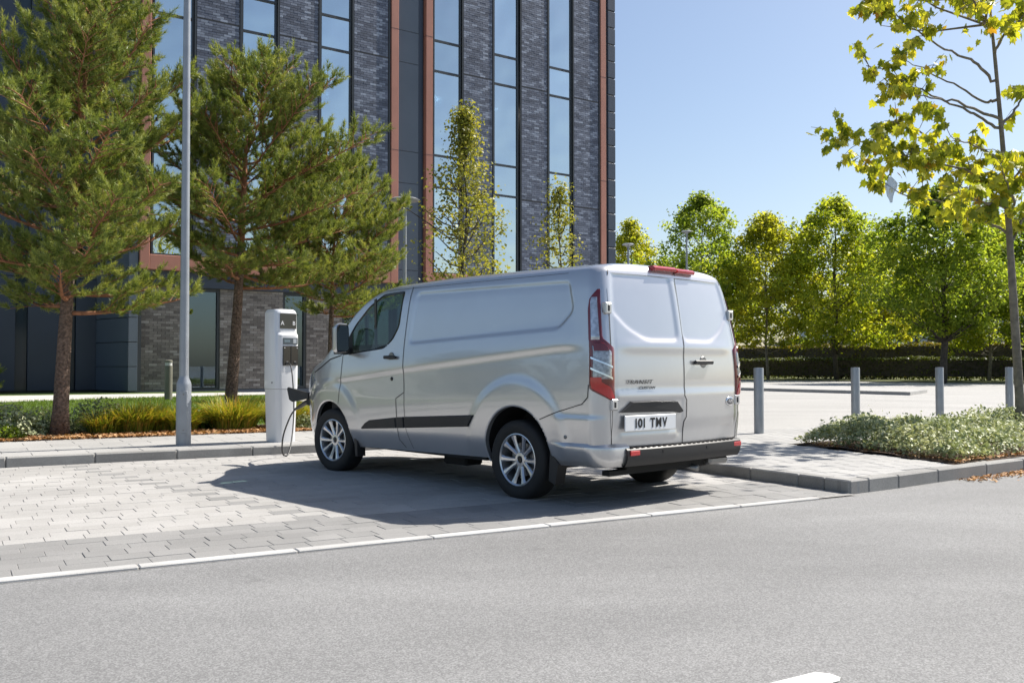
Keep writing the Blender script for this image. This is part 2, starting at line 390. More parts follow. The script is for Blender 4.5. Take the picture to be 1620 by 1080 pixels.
kerb_run(kr, uvp((6.92, 5.80), (6.88, 12.02)), [.29, .31, .62, .9, .9], inward=-1)
kerb_run(kr, uvp((6.925, 5.795), (7.67, 5.86), (8.40, 5.96), (10.15, 6.15), (14, 6.35), (40, 6.6)), [.28, .46, .69, .95, .92])

# pavements
def slabs(name, poly_fn, u0, u1, v0, v1, du, dv, z, mat, zf=None):
    mb = MB(); nu = int(round((u1-u0)/du)); nv = int(round((v1-v0)/dv))
    for j in range(nv):
        for i in range(nu+1):
            a = u0+i*du-(du/2 if j % 2 else 0); b = a+du; c = v0+j*dv; d = c+dv
            a = max(a, u0); b = min(b, u1)
            if b-a < .02 or not poly_fn((a+b)/2, (c+d)/2): continue
            mb.box(a+.002, b-.002, c+.002, d-.002, z-.05, z+rng.uniform(-.0012, .0012), bev=.003)
    V = [UV(*v) for v in mb.V]
    me = mk(name, V, mb.F, mat); return me
pl = sheet('pavement_left', uvp((-14.2, 12.15), (9.5, 12.15), (9.5, 14.60), (-14.2, 14.42)), .114, M_jointsand)
tag(link('paving_slabs', slabs('paving_slabs', lambda u, v: v < 14.5+.01*u, -14.2, 6.9, 12.185, 14.6, .6, .4, .122, M_pave), pl), kind='stuff')
isl_front = lambda u: float(np.interp(u, [6.9, 7.67, 8.4, 10.15, 14, 40], [5.95, 6.02, 6.12, 6.31, 6.51, 6.77]))
ip = sheet('pavement_island', uvp((7.0, 5.88), (7.67, 5.95), (8.4, 6.05), (10.15, 6.24), (14, 6.44), (40, 6.7), (40, 11.15), (7.0, 11.15)), .113, M_jointsand)
bed_in = lambda u, v: u > 9.03+(v-6.1)*.167 and v < 8.95+.09*(u-9.4)
tag(link('paving_slabs', slabs('paving_slabs', lambda u, v: v-.1 > isl_front(u)-.12 and not bed_in(u, v), 7.065, 34, 5.96, 11.16, .2, .2, .121, M_pave), ip), kind='stuff')
lot = sheet('parking_lot', uvp((6.9, 11.15), (140, 11.15), (140, 110), (7.0, 110), (7.0, 14.2), (6.9, 12.0)), .1165, M_lot)

# planting bed soil, lawn and path behind the left pavement (gently rising towards the building)
def tz(u, v): 
    t = min(1, max(0, (v-16.0)/9.0)); return .12+.28*(t*t*(3-2*t))
def terrain(name, u0, u1, v0, v1, mat, dz=0, nu=24, nv=14, bumpy=0):
    V = []; F = []
    for j in range(nv+1):
        for i in range(nu+1):
            u = u0+(u1-u0)*i/nu; v = v0+(v1-v0)*j/nv
            V.append(UV(u, v, tz(u, v)+dz+bumpy*math.sin(u*5.1+v*3)*math.sin(v*6.3-u*2.2)))
    for j in range(nv):
        for i in range(nu):
            a = j*(nu+1)+i; F.append((a, a+1, a+nu+2, a+nu+1))
    return tag(link(name, mk(name, V, F, mat, True)), kind='structure')
terrain('planting_bed', -14, 7, 14.47, 16.5, M_soil, -.006, 60, 12, .018)
terrain('lawn', -40, 7.0, 16.5, 31, M_lawn, 0.0, 40, 40)
V = []; F = []
for i in range(49):
    u = -40+i; vn = float(np.interp(u, [-40, .9, 4.1, 7.5], [21.8, 23.07, 24.05, 24.6]))
    for k, vv in enumerate((vn, vn+.02, 26.0)):
        V.append(UV(u, vv, tz(u, vv)+(0.0 if k == 0 else .022)))
    if i: F += [((i-1)*3+k, i*3+k, i*3+k+1, (i-1)*3+k+1) for k in range(2)]
tag(link('path', mk('path', V, F, simple('pale_path', (.50, .485, .45), .85, noise=(9, .1)))), kind='structure')
# island soil, raised a little
V = []; F = []; NU, NV = 40, 12
for j in range(NV+1):
    for i in range(NU+1):
        t = i/NU; s = j/NV; u = 9.03+t*20; v0 = isl_front(u)+.03; v1 = 8.95+.09*(u-9.4)
        v = v0+(v1-v0)*s; u = u+(v-6.1)*.167*(1-t)
        V.append(UV(u, v, .119+.03*math.sin(s*math.pi)+.01*math.sin(u*9+v*7)))
F = [(j*(NU+1)+i, j*(NU+1)+i+1, (j+1)*(NU+1)+i+1, (j+1)*(NU+1)+i) for j in range(NV) for i in range(NU)]
tag(link('island_soil', mk('island_soil', V, F, M_soil, True)), kind='structure')
# kerbed traffic island out in the lot and the far kerb
isl = [(13.84, 32.98), (15.75, 36.0), (12.2, 46.5), (2.0, 62.0), (-2.0, 60.0), (9.4, 39.7)]
mb = MB().prism(isl, 2, 0.0, .235); ti = tag(mb.build('lot_island', simple('island_top', (.36, .355, .34), .85, noise=(3, .1))), kind='structure')
fk = tag(empty('far_kerb'), kind='structure')
kerb_run(fk, [(3.0, 80.5), (15.9, 67.3), (28.0, 53.9), (60, 22)], [3.0], depth=.4, inward=1)
sheet('verge', [(3.4, 80.9), (16.3, 67.7), (28.4, 54.3), (60.4, 22.4), (120, 60), (60, 200), (-60, 160)], .16, simple('verge_grass', (.09, .10, .025), .95, noise=(1.2, .5), bump=(20, .8, .05)))
# ================================================================== THE OFFICE BUILDING
# local frame of the facade: x along it (a), y into the building, z up; outward is -y
M_brick_up = varied('slate_blue_brick', [(0, (.050, .062, .095)), (.35, (.088, .106, .152)), (.75, (.128, .15, .205)), (1, (.26, .30, .38))], .55, 'ISLAND', grain=(40, .2), bump=(60, .4, .004), spec=.6)
M_brick_gf = varied('grey_brown_brick', [(0, (.12, .105, .098)), (.4, (.19, .17, .155)), (.8, (.25, .225, .205)), (1, (.33, .31, .29))], .8, 'OBJECT', grain=(40, .2), bump=(60, .4, .004))
M_brick_gfi = varied('grey_brown_brick_joined', [(0, (.12, .105, .098)), (.4, (.19, .17, .155)), (.8, (.25, .225, .205)), (1, (.33, .31, .29))], .8, 'ISLAND', grain=(40, .2), bump=(60, .4, .004))
M_mortar = simple('mortar_dark', (.085, .085, .09), .9, noise=(20, .2))
M_mortar_l = simple('mortar_grey', (.15, .14, .13), .9, noise=(20, .2))
M_terra = simple('terracotta_metal', (.40, .18, .13), .5, noise=(1.2, .07), spec=.4)
M_frame = simple('dark_frame', (.030, .036, .042), .4)
M_clad = simple('blue_grey_cladding', (.092, .115, .145), .42, noise=(.8, .08), spec=.5)
M_clad2 = simple('navy_cladding', (.038, .052, .078), .45, noise=(.8, .12), spec=.5)
M_bglass = thin_glass('facade_glass', (.34, .46, .56), .76, .004, .45, (.92, 1.0, 1.0), .22)
M_gglass = thin_glass('ground_floor_glass', (.34, .46, .52), .16, .004, .45, (.75, .9, 1.0))
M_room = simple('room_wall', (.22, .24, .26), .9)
M_blind = simple('window_blind', (.42, .46, .50), .9, noise=(3, .15))
M_lightbar = simple('ceiling_light', (.9, .9, .9), .5, emit=((1, .98, .95), 5.0))
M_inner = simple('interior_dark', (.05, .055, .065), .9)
FA = R(35.7); FO = Vector((1.82, 35.0, 0))
bld = empty('office_building', FO, FA)
tag(bld, 'tall office building of dark blue brick with terracotta fins and strip windows', 'building')
Z0, ZT = .40, 17.2
TR = [4.27, 7.17, 8.25, 11.12, 12.16, 15.03, 16.08]       # transom heights
rb = random.Random(11)

def brick_wall(x0, x1, z0, z1, y, bm_, proud=.012, L_=.225, H_=.075, jit=.004):
    """bricks as real blocks standing proud of the mortar plane at y"""
    out = []; nr = int((z1-z0)/H_); 
    for r in range(nr):
        z = z0+r*H_; off = (L_/2 if r % 2 else 0); x = x0-off
        while x < x1:
            a, b = max(x, x0)+.004, min(x+L_, x1)-.004
            if b-a > .03:
                out.append((a, b, z+.004, z+H_-.004, y-proud-rb.uniform(0, jit)))
            x += L_
    return out
def quad_block(mb, a, b, c, d, y, back):
    mb.add([(a, y, c), (b, y, c), (b, y, d), (a, y, d), (a, back, c), (b, back, c), (b, back, d), (a, back, d)],
           [(0, 1, 2, 3), (1, 5, 6, 2), (4, 0, 3, 7), (3, 2, 6, 7), (4, 5, 1, 0)])

# --- upper brick panels (dark blue), one wall part each with its joined bricks
panels = [(-13.47, -12.18), (-10.97, -9.67), (-8.48, -7.22), (-4.32, -3.09), (-1.84, -.64), (.60, 1.83)]
cuts = [4.27, 7.10, 11.20, 15.1, ZT]
for (x0, x1) in panels:
    w = MB().box(x0, x1, .0, .30, 4.27, ZT).build('brick_panel', M_mortar, bld)
    mb = MB()
    for k in range(len(cuts)-1):
        for (a, b, c, d, y) in brick_wall(x0+.02, x1-.02, cuts[k]+.02, cuts[k+1]-.03, 0.0, mb): quad_block(mb, a, b, c, d, y, .002)
    tag(mb.build('bricks', M_brick_up, w), kind='stuff')
    MB().box(x0-.05, x0, -.03, .25, 4.27, ZT).box(x1, x1+.05, -.03, .25, 4.27, ZT).build('panel_trim', M_frame, bld)

# --- strip windows: frame, panes between the transoms, room behind
wins = [(-14.66, -13.53), (-12.12, -11.03), (-9.61, -8.54), (-5.50, -4.39), (-3.03, -1.95), (-.57, .53)]
for wi, (x0, x1) in enumerate(wins):
    mb = MB().box(x0, x0+.05, .02, .12, 4.27, ZT).box(x1-.05, x1, .02, .12, 4.27, ZT)
    for t in TR: mb.box(x0+.05, x1-.05, .025, .12, t-.035, t+.035)
    f = mb.build('window', M_frame, bld)
    tt = TR+[ZT]
    for k in range(len(tt)-1):
        MB().box(x0+.05, x1-.05, .065, .075, tt[k]+.036, min(tt[k+1]-.036, ZT)).build('pane', M_bglass, f)
    # shallow rooms: floors, blinds and a few lit ceiling bars
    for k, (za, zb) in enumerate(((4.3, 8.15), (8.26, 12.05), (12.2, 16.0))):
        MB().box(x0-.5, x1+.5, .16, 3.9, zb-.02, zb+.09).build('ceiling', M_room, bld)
        if wi in (2, 3, 4) and k == 1:
            for q, yy in enumerate((1.3, 2.5)):
                MB().box(x0+.35+.25*q, x1+.25*q, yy, yy+.30, 10.62, 10.67).build('ceiling_light', M_lightbar, bld)
        # part-drawn blind
        if wi in (2, 3, 4) and k == 1: continue
        cov = [.95, .9, .5, .45, .8, .3, .6, .9, .4][(wi*3+k*2) % 9]
        V = []; F = []; n = 26
        for i in range(n+1):
            x = x0+.06+(x1-x0-.12)*cov*i/n; V += [(x, .30+.035*(i % 2), za+.1), (x, .30+.035*(i % 2), zb-.1)]
            if i: F.append((2*i-2, 2*i, 2*i+1, 2*i-1))
        link('blind', mk('blind', V, F, M_blind), bld)
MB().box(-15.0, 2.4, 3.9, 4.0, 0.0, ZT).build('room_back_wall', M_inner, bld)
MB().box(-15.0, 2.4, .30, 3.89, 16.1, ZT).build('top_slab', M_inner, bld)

# --- terracotta frames
for (a, b) in ((-15.00, -14.70), (-7.16, -6.85), (-5.85, -5.55), (1.88, 2.19)):
    MB().box(a+.02, b-.02, -.07, .30, 3.84, ZT, bev=.012).build('terracotta_fin', M_terra, bld)
    for z in (8.2, 12.2, 16.2): MB().box(a+.018, b-.018, -.073, .2, z, z+.012).build('fin_joint', M_frame, bld)
MB().box(-14.72, -7.14, -.065, .30, 3.84, 4.255, bev=.012).build('terracotta_band', M_terra, bld)
MB().box(-5.57, 1.90, -.065, .30, 3.84, 4.255, bev=.012).build('terracotta_band', M_terra, bld)

# --- grey cladding strip between the two bays, in panels
gz_ = [.42, 3.3, 4.3, 7.18, 8.24, 11.19, 12.25, 15.1, 16.2, ZT]
for k in range(len(gz_)-1):
    MB().box(-6.83, -6.06, .05, .30, gz_[k]+.006, gz_[k+1]-.006, bev=.006).build('cladding_panel', M_clad, bld)
MB().box(-6.84, -5.86, .12, .32, Z0, ZT).build('panel_backing', M_frame, bld)
MB().box(-6.055, -5.86, .09, .30, .42, ZT).build('corner_return', M_clad2, bld)

# --- quoin-like cladding at the right-hand corner
z = .45
while z < ZT:
    MB().box(2.27, 2.66, -.06, .5, z+.012, min(z+.655, ZT)-.012, bev=.02).build('cladding_panel', M_clad2, bld)
    z += .655
MB().box(2.19, 2.62, .0, .9, Z0, ZT).build('corner_backing', M_frame, bld)

# --- left corner: cladding with wide panels, a return going back, and the recessed wing
SA = R(137.2)-FA
sdx, sdy = math.cos(SA), math.sin(SA)
z = .44; k = 0
while z < ZT:
    z1 = min(z+.68, ZT)
    MB().box(-15.25, -15.01, .0, .3, z+.010, z1-.010, bev=.004).build('cladding_panel', M_clad, bld)
    mb = MB(); P = lambda t, o: (-15.26+sdx*t-sdy*o*0-.0, sdy*t)
    n = Vector((-sdy, sdx, 0))
    q = [(-15.262, .004), (-15.262+sdx*2.05, .004+sdy*2.05), (-15.262+sdx*2.05+.25, .004+sdy*2.05), (-15.01, .25)]
    mb.prism(q, 2, z+.010, z1-.010); mb.build('return_panel', M_clad, bld)
    z = z1; k += 1
mb = MB(); q = [(-15.22, .05), (-15.22+sdx*2.0, .05+sdy*2.0), (-14.9, 2.0), (-14.9, .05)]
mb.prism(q, 2, 0.0, ZT-.01); mb.build('corner_core', M_frame, bld)
ex, ey = -15.262+sdx*2.0, .004+sdy*2.0
# recessed wing: tall vertical panels and glazing strips
x = ex; k = 0
wid = [.55, .34, .9, .30, .8, .5, .34, .95, .4]
while x > ex-13:
    w_ = wid[k % len(wid)]; m = (M_clad2, M_frame, M_clad2, M_bglass, M_clad2)[k % 5]
    dy = (.0, .10, .02, .12, .04)[k % 5]
    if m is M_bglass:
        MB().box(x-w_, x, ey+dy+.02, ey+dy+.06, .44, ZT).build('wing_glazing', simple('wing_glass', (.02, .035, .05), .12) if 'wing_glass' not in MATS else MATS['wing_glass'], bld)
    else:
        zz = .44; i = 0
        while zz < ZT:
            z1 = min(zz+(3.2 if i == 0 else 3.93), ZT)
            MB().box(x-w_+.006, x-.006, ey+dy, ey+dy+.2, zz+.006, z1-.006, bev=.006).build('wing_panel', m, bld); zz = z1; i += 1
    x -= w_; k += 1
MB().box(ex-14, ex+.1, ey+.22, ey+.5, 0.0, ZT).build('wing_wall', M_frame, bld)

# --- ground floor, set back under the frame
GY = .28
MB().box(-15.0, 2.3, GY-.12, GY+.5, 3.40, 3.835).build('lintel', M_clad2, bld)
MB().box(-15.0, 2.3, GY-.06, GY+.45, 0.0, .44).build('plinth', M_clad2, bld)
piers = [(-14.98, -13.60), (-12.63, -10.67), (-9.92, -8.70)]
allb = []
for pi, (x0, x1) in enumerate(piers):
    w = MB().box(x0, x1, GY, GY+.4, .44, 3.40).build('brick_pier', M_mortar_l, bld)
    allb.append((w, brick_wall(x0+.01, x1-.01, .46, 3.39, GY, None)))
total = [(w, b) for w, bs in allb for b in bs]
# the bricks the photograph shows largest and clearest: the lower courses of the first two piers
pick = sorted([t for t in total if t[1][2] < 2.75], key=lambda t: (t[1][0] > -11.6, t[1][0] > -13.5 and t[1][2] > 1.9, -t[1][2] if t[1][2] > 2.6 else 0))
shapes = {}
pk = set(); cnt = 0
for w, b in pick:
    if cnt >= 290: break
    key = round(b[1]-b[0], 3)
    if key not in shapes:
        mb = MB(); quad_block(mb, 0, b[1]-b[0], 0, b[3]-b[2], 0, .016); shapes[key] = mb.mesh('brick', M_brick_gf)
    o = link('brick', shapes[key], w, (b[0], b[4], b[2])); pk.add(id(b)); cnt += 1
for w, bs in allb:
    mb = MB()
    for b in bs:
        if id(b) not in pk: quad_block(mb, b[0], b[1], b[2], b[3], b[4], GY+.002)
    if mb.V: tag(mb.build('bricks', M_brick_gfi, w), kind='stuff')
for (x0, x1) in ((-13.60, -12.63), (-10.67, -9.92), (-8.70, -6.86)):
    mb = MB().box(x0, x0+.07, GY+.02, GY+.16, .44, 3.4).box(x1-.07, x1, GY+.02, GY+.16, .44, 3.4).box(x0+.07, x1-.07, GY+.02, GY+.16, .44, .52).box(x0+.07, x1-.07, GY+.02, GY+.16, 3.3, 3.4)
    if x1-x0 > 1.2: mb.box((x0+x1)/2-.03, (x0+x1)/2+.03, GY+.02, GY+.16, .52, 3.3)
    f = mb.build('window', M_frame, bld)
    MB().box(x0+.07, x1-.07, GY+.08, GY+.09, .52, 3.3).build('pane', M_gglass, f)
MB().box(-5.85, 2.19, GY, GY+.4, .44, 3.40).build('ground_floor_wall', M_clad2, bld)
# body of the building behind the rooms, and its roof edge
MB().box(-15.0, 2.61, 4.02, 16, 0.0, ZT-.02).build('core', M_clad2, bld)
MB().box(-15.3, 2.7, -.2, 16.2, ZT, ZT+.35).build('roof_parapet', M_clad2, bld)
MB().box(2.3, 2.6, .92, 4.0, 0.0, ZT).build('end_wall', M_clad2, bld)
# ================================================================== THE VAN
# van frame: x forward from the rear axle, y to the left side, z up
van = empty('panel_van', (.738, 8.809, 0), R(132.72))
tag(van, 'silver panel van parked in the bay, plugged in to the charging post', 'van')
def paint_mat():
    m, nt, out = nodes_of('silver_paint')
    b = N(nt, 'ShaderNodeBsdfPrincipled'); L(nt, b.outputs[0], out.inputs[0])
    tc = N(nt, 'ShaderNodeTexCoord'); t = N(nt, 'ShaderNodeTexNoise'); t.inputs['Scale'].default_value = 2.2; t.inputs['Detail'].default_value = 5; L(nt, tc.outputs['Object'], t.inputs['Vector'])
    r = ramp(nt, [(.3, (.56, .565, .575)), (.7, (.59, .595, .605))]); L(nt, t.outputs['Fac'], r.inputs[0]); L(nt, r.outputs[0], b.inputs['Base Color'])
    b.inputs['Metallic'].default_value = .72; b.inputs['Roughness'].default_value = .30
    b.inputs['Coat Weight'].default_value = 1.0; b.inputs['Coat Roughness'].default_value = .025
    return m
M_paint = paint_mat()
M_black = simple('black_plastic', (.018, .018, .019), .5, noise=(8, .15))
M_rubber = simple('tyre_rubber', (.014, .014, .014), .72, noise=(14, .2))
M_alloy = simple('alloy_wheel', (.62, .63, .65), .28, metal=.9, coat=.4)
M_steel = simple('bare_steel', (.25, .25, .25), .4, metal=.8)
M_seam = simple('panel_gap', (.012, .012, .013), .8)
M_vglass = thin_glass('van_glass', (.42, .56, .54), .045, 0.0, .22)
M_seal = simple('window_seal', (.010, .010, .011), .25)
M_under = simple('underbody', (.012, .012, .012), .85)
M_trim = simple('cabin_trim', (.03, .03, .032), .7)
M_cloth = simple('seat_cloth', (.045, .045, .048), .9)
M_red = simple('red_lens', (.50, .008, .012), .12, coat=1.0)
M_dred = simple('dark_red_lens', (.14, .005, .009), .15, coat=1.0)
M_clear = simple('clear_lens', (.50, .53, .58), .12, metal=.5, coat=1.0, noise=(30, .3))
M_smoke = simple('smoked_lens', (.33, .34, .36), .15, metal=.5, coat=1.0, noise=(40, .4))
M_chrome = simple('chrome', (.75, .76, .78), .12, metal=1.0)
M_plate = simple('white_plate', (.84, .85, .85), .35)
M_ink = simple('plate_ink', (.008, .008, .009), .4)
M_letter = simple('badge_letters', (.06, .06, .065), .4, metal=.2)
M_badge = simple('badge_dark', (.02, .025, .05), .25, coat=1.0)

ZW = [.20, .33, .45, .6, .8, 1.0, 1.15, 1.3, 1.5, 1.7, 1.8, 1.9, 1.96]; WW = [.885, .93, .955, .972, .985, .985, .98, .968, .942, .912, .893, .862, .835]
ZR = [.2, .5, .8, 1.1, 1.3, 1.5, 1.7, 1.85, 1.95, 2.05]; RR = [-.965, -.985, -1.0, -1.0, -.985, -.955, -.92, -.89, -.865, -.83]
def smooth_interp(X, Y):
    X = np.array(X, float); Y = np.array(Y, float)
    m = np.gradient(Y, X)
    def f(x):
        x = np.clip(x, X[0], X[-1]); i = np.clip(np.searchsorted(X, x)-1, 0, len(X)-2)
        h = X[i+1]-X[i]; t = (x-X[i])/h
        return (2*t**3-3*t**2+1)*Y[i]+(t**3-2*t**2+t)*h*m[i]+(-2*t**3+3*t**2)*Y[i+1]+(t**3-t**2)*h*m[i+1]
    return f
wz = smooth_interp(ZW, WW); Rz = smooth_interp(ZR, RR)
XS = [-1.2, 1.7, 1.95, 2.13, 2.35, 2.55, 2.75, 2.95, 3.1, 3.4, 3.6, 3.75, 3.86]
zsh_f = smooth_interp(XS, [1.915, 1.915, 1.91, 1.885, 1.80, 1.675, 1.49, 1.31, 1.20, 1.10, 1.00, .87, .70])
H_f = smooth_interp(XS, [2.012, 2.012, 2.002, 1.975, 1.90, 1.79, 1.63, 1.455, 1.33, 1.19, 1.10, .98, .78])
P_f = smooth_interp([-1.2, 2.45, 2.9, 3.2, 3.4, 3.6, 3.75, 3.86], [1, 1, .995, .968, .925, .845, .755, .62])
ss = lambda e0, e1, x: (lambda t: t*t*(3-2*t))(np.clip((x-e0)/(e1-e0), 0, 1))
def poly_sdf(P, x, z):
    """signed distance, positive inside; also nearest boundary point"""
    x = np.asarray(x, float); z = np.asarray(z, float)
    best = np.full(x.shape, 1e9); nx = np.zeros_like(x); nz = np.zeros_like(x); ins = np.zeros(x.shape, bool)
    n = len(P)
    for i in range(n):
        x0, z0 = P[i]; x1, z1 = P[(i+1) % n]
        dx, dz = x1-x0, z1-z0; t = np.clip(((x-x0)*dx+(z-z0)*dz)/(dx*dx+dz*dz), 0, 1)
        qx, qz = x0+t*dx, z0+t*dz; d = np.hypot(x-qx, z-qz); k = d < best
        best = np.where(k, d, best); nx = np.where(k, qx, nx); nz = np.where(k, qz, nz)
        c = ((z0 > z) != (z1 > z)); xi = x0+(z-z0)*dx/(dz if dz else 1e-9); ins ^= (c & (x < xi))
    return np.where(ins, best, -best), nx, nz
def rounded(P, r=.05, n=5):
    out = []; m = len(P)
    for i in range(m):
        a, b, c = Vector(P[i-1]), Vector(P[i]), Vector(P[(i+1) % m])
        d1 = (a-b); d2 = (c-b); q = min(r, d1.length*.45, d2.length*.45)
        s, e = b+d1.normalized()*q, b+d2.normalized()*q
        for k in range(n+1):
            t = k/n; out.append(tuple((s*(1-t)**2+b*2*t*(1-t)+e*t*t)))
    return out
CARGO = rounded([(1.50, 1.865), (-.63, 1.845), (-.70, 1.60), (-.52, 1.455), (1.53, 1.365)], .06)
WIN = rounded([(1.711, 1.90), (2.075, 1.886), (2.305, 1.765), (2.519, 1.585), (2.66, 1.40), (2.69, 1.262), (2.472, 1.278), (1.947, 1.321), (1.808, 1.405), (1.718, 1.54)], .05)
ARCH = [((-.015, .400), .415), ((2.946, .385), .395)]
belt = lambda x: np.interp(x, [-.9, -.5, 1.58, 2.65, 3.3], [1.335, 1.323, 1.14, 1.035, .96])
def disp(x, z):
    d = np.zeros_like(np.asarray(x, float))
    s, _, _ = poly_sdf(CARGO, x, z); d = d-.011*ss(-.012, .016, s)
    zb = belt(x); fade = ss(3.5, 2.9, x)*ss(-.86, -.6, x)
    d = d+fade*(.008*ss(.24, .0, z-zb)-.012*ss(.0, .075, zb-z)+.006*ss(.16, .42, zb-z))   # shoulder crease, undercut below it
    for (c, r), rf in zip(ARCH, (.645, .60)):
        q = np.hypot(x-c[0], z-c[1]); d = d+.014*ss(rf+.045, rf-.06, q)*ss(.25, .5, z)
    d = d-.02*ss(.52, .30, z)
    # rear bumper corner: a soft shelf
    d = d+.012*ss(-.42, -.62, x)*ss(.765, .72, z)*ss(.40, .5, z)
    return d
def side_y(x, z):
    x = np.asarray(x, float); z = np.asarray(z, float)
    return wz(z)*P_f(x)+disp(x, z)
RC = .13
def shear(x, z): return x+(Rz(z)+1.0)*np.clip((-.30-x)/.57, 0, 1)
stx = np.concatenate([np.linspace(3.86, 3.5, 19)[:-1], np.arange(3.5, -.87, -.02), [-.87]])
arc = np.linspace(0, math.pi/2, 9)[1:]
NS, NT = 100, 22
z0f = lambda x: np.interp(x, [-1, -.45, .3, 2.3, 3.3, 3.9], [.345, .335, .335, .305, .255, .27])
GX = []; GY_ = []; GZ = []
def column(x, a=0.0):
    zs = float(zsh_f(x)); h = float(H_f(x)); zb = float(z0f(x))
    k = np.linspace(0, 1, NS); z = zb+(zs-zb)*k
    xx = np.full(NS, x); y = side_y(xx, z)
    y0_, z0_ = y[-1], zs; dydz = (y[-1]-y[-3])/(z[-1]-z[-3]+1e-9)
    t = (np.linspace(0, 1, NT+1)[1:])**1.15
    hz = h-zs; c1 = (y0_+dydz*hz*.7, zs+hz*.72); c2 = (y0_*.80, h-hz*.02)
    yb = (1-t)**3*y0_+3*(1-t)**2*t*c1[0]+3*(1-t)*t*t*c2[0]; zb_ = (1-t)**3*zs+3*(1-t)**2*t*c1[1]+3*(1-t)*t*t*c2[1]+t**3*h
    Y = np.concatenate([y, yb]); Z = np.concatenate([z, zb_]); X = np.full(NS+NT, x)
    if a > 0:
        f = RC*(1-math.cos(a)); Y = Y*(1-f/np.maximum(Y[0], .9)); Z = np.where(np.arange(NS+NT) >= NS, Z-.018*(1-math.cos(a)), Z)
        X = Rz(Z)+RC*(1-math.sin(a))
    else: X = shear(X, Z)
    return X, Y, Z
cols = [column(float(x)) for x in stx]+[column(-.87, float(a)) for a in arc]
GX = np.array([c[0] for c in cols]); GYv = np.array([c[1] for c in cols]); GZ = np.array([c[2] for c in cols])
ni, nj = GX.shape
# cut the wheel arches and the door window out of the side rows
rem = np.zeros((ni, nj), bool); snap = np.zeros((ni, nj), bool)
xs_, zs_ = GX[:, :NS].copy(), GZ[:, :NS].copy()
sub = np.zeros((ni, NS), bool); sub[:len(stx), :] = True
for (c, r) in ARCH:
    d = np.hypot(xs_-c[0], zs_-c[1]); k = (np.abs(d-r) < .0115) & sub
    xs_[k] = c[0]+(xs_[k]-c[0])*r/d[k]; zs_[k] = c[1]+(zs_[k]-c[1])*r/d[k]; snap[:, :NS] |= k
sd, nx_, nz_ = poly_sdf(WIN, xs_, zs_); k = (np.abs(sd) < .0115) & sub
xs_[k] = nx_[k]; zs_[k] = nz_[k]; snap[:, :NS] |= k
GX[:, :NS] = xs_; GZ[:, :NS] = zs_
kk = snap[:, :NS]; GYv[:, :NS][kk] = side_y(xs_[kk], zs_[kk])
# windscreen: centre rows of the bonnet/roof region
WSX = (2.30, 3.02)
def inside(x, z, j):
    v = False
    for (c, r) in ARCH: v |= math.hypot(x-c[0], z-c[1]) < r-.002
    return v
V = []; F = []
for i in range(ni):
    for j in range(nj): V.append((GX[i, j], GYv[i, j], GZ[i, j]))
cxm = (GX[:-1, :-1]+GX[1:, :-1]+GX[:-1, 1:]+GX[1:, 1:])/4; czm = (GZ[:-1, :-1]+GZ[1:, :-1]+GZ[:-1, 1:]+GZ[1:, 1:])/4
wsd, _, _ = poly_sdf(WIN, cxm, czm)
hole = np.zeros_like(cxm, bool)
for (c, r) in ARCH: hole[:, :NS-1] |= (np.hypot(cxm-c[0], czm-c[1]) < r-.003)[:, :NS-1]
hole[:, :NS-1] |= (wsd > 0)[:, :NS-1]
jt = np.arange(nj-1)[None, :].repeat(ni-1, 0)
screen = (cxm > WSX[0]) & (cxm < WSX[1]) & (jt >= NS+3)
hole |= screen
for i in range(ni-1):
    for j in range(nj-1):
        if not hole[i, j]: F.append((i*nj+j, i*nj+j+1, (i+1)*nj+j+1, (i+1)*nj+j))
nl = len(V)
V += [(x, -y, z) for x, y, z in V]; F += [tuple(nl+q for q in f[::-1]) for f in F]
# rear face, spanning from the left rear edge to the right one
NC = 110
xe, ye, zeA = GX[-1], GYv[-1], GZ[-1]
WL = rounded([(.775, 1.885), (.045, 1.915), (.045, 1.375), (.43, 1.372), (.63, 1.46), (.80, 1.62)], .07)
def rear_x(y, z):
    """rear door surface (negative is outwards)"""
    y = np.asarray(y, float); z = np.asarray(z, float)
    half = wz(z)-RC
    x = Rz(z)-.05*(1-np.clip(y/half, -1, 1)**2)
    ay = np.abs(y)
    s, _, _ = poly_sdf(WL, ay, z); x = x+.012*ss(-.035, .012, s)       # window-shaped recess of each door
    # shoulder below the recess rolls outwards, hollow at mid-door, lower body crease
    x = x-.010*np.exp(-((z-1.31)/.05)**2)*ss(.86, .6, ay)
    x = x-.011*ss(.98, .90, z)*ss(.60, .72, z)
    x = x+.006*ss(.90, .86, z)*ss(.55, .60, z)*ss(.83, .80, np.where(y > 0, np.abs(y-.43)+.40, 9))
    x = x-.009*ss(.625, .60, z)*ss(.55, .575, z)*ss(.36, .32, np.abs(y-.42))
    return x
b0 = len(V)
for j in range(nj):
    for c in range(NC+1):
        t = 1-2*c/NC; y = ye[j]*t; z = zeA[j]
        half = max(wz(z)-RC, .05)
        if c in (0, NC): x = xe[j]
        else:
            e = min(1, (1-abs(t))/.06); x = float(rear_x(y, z))
            x0 = float(Rz(z)); x = x0+(x-x0)*e if j < NS else xe[j]-.05*(1-t*t)*ye[j]/.7
        V.append((x, y, z))
for j in range(nj-1):
    for c in range(NC): a = b0+j*(NC+1)+c; F.append((a, a+1, a+NC+2, a+NC+1))
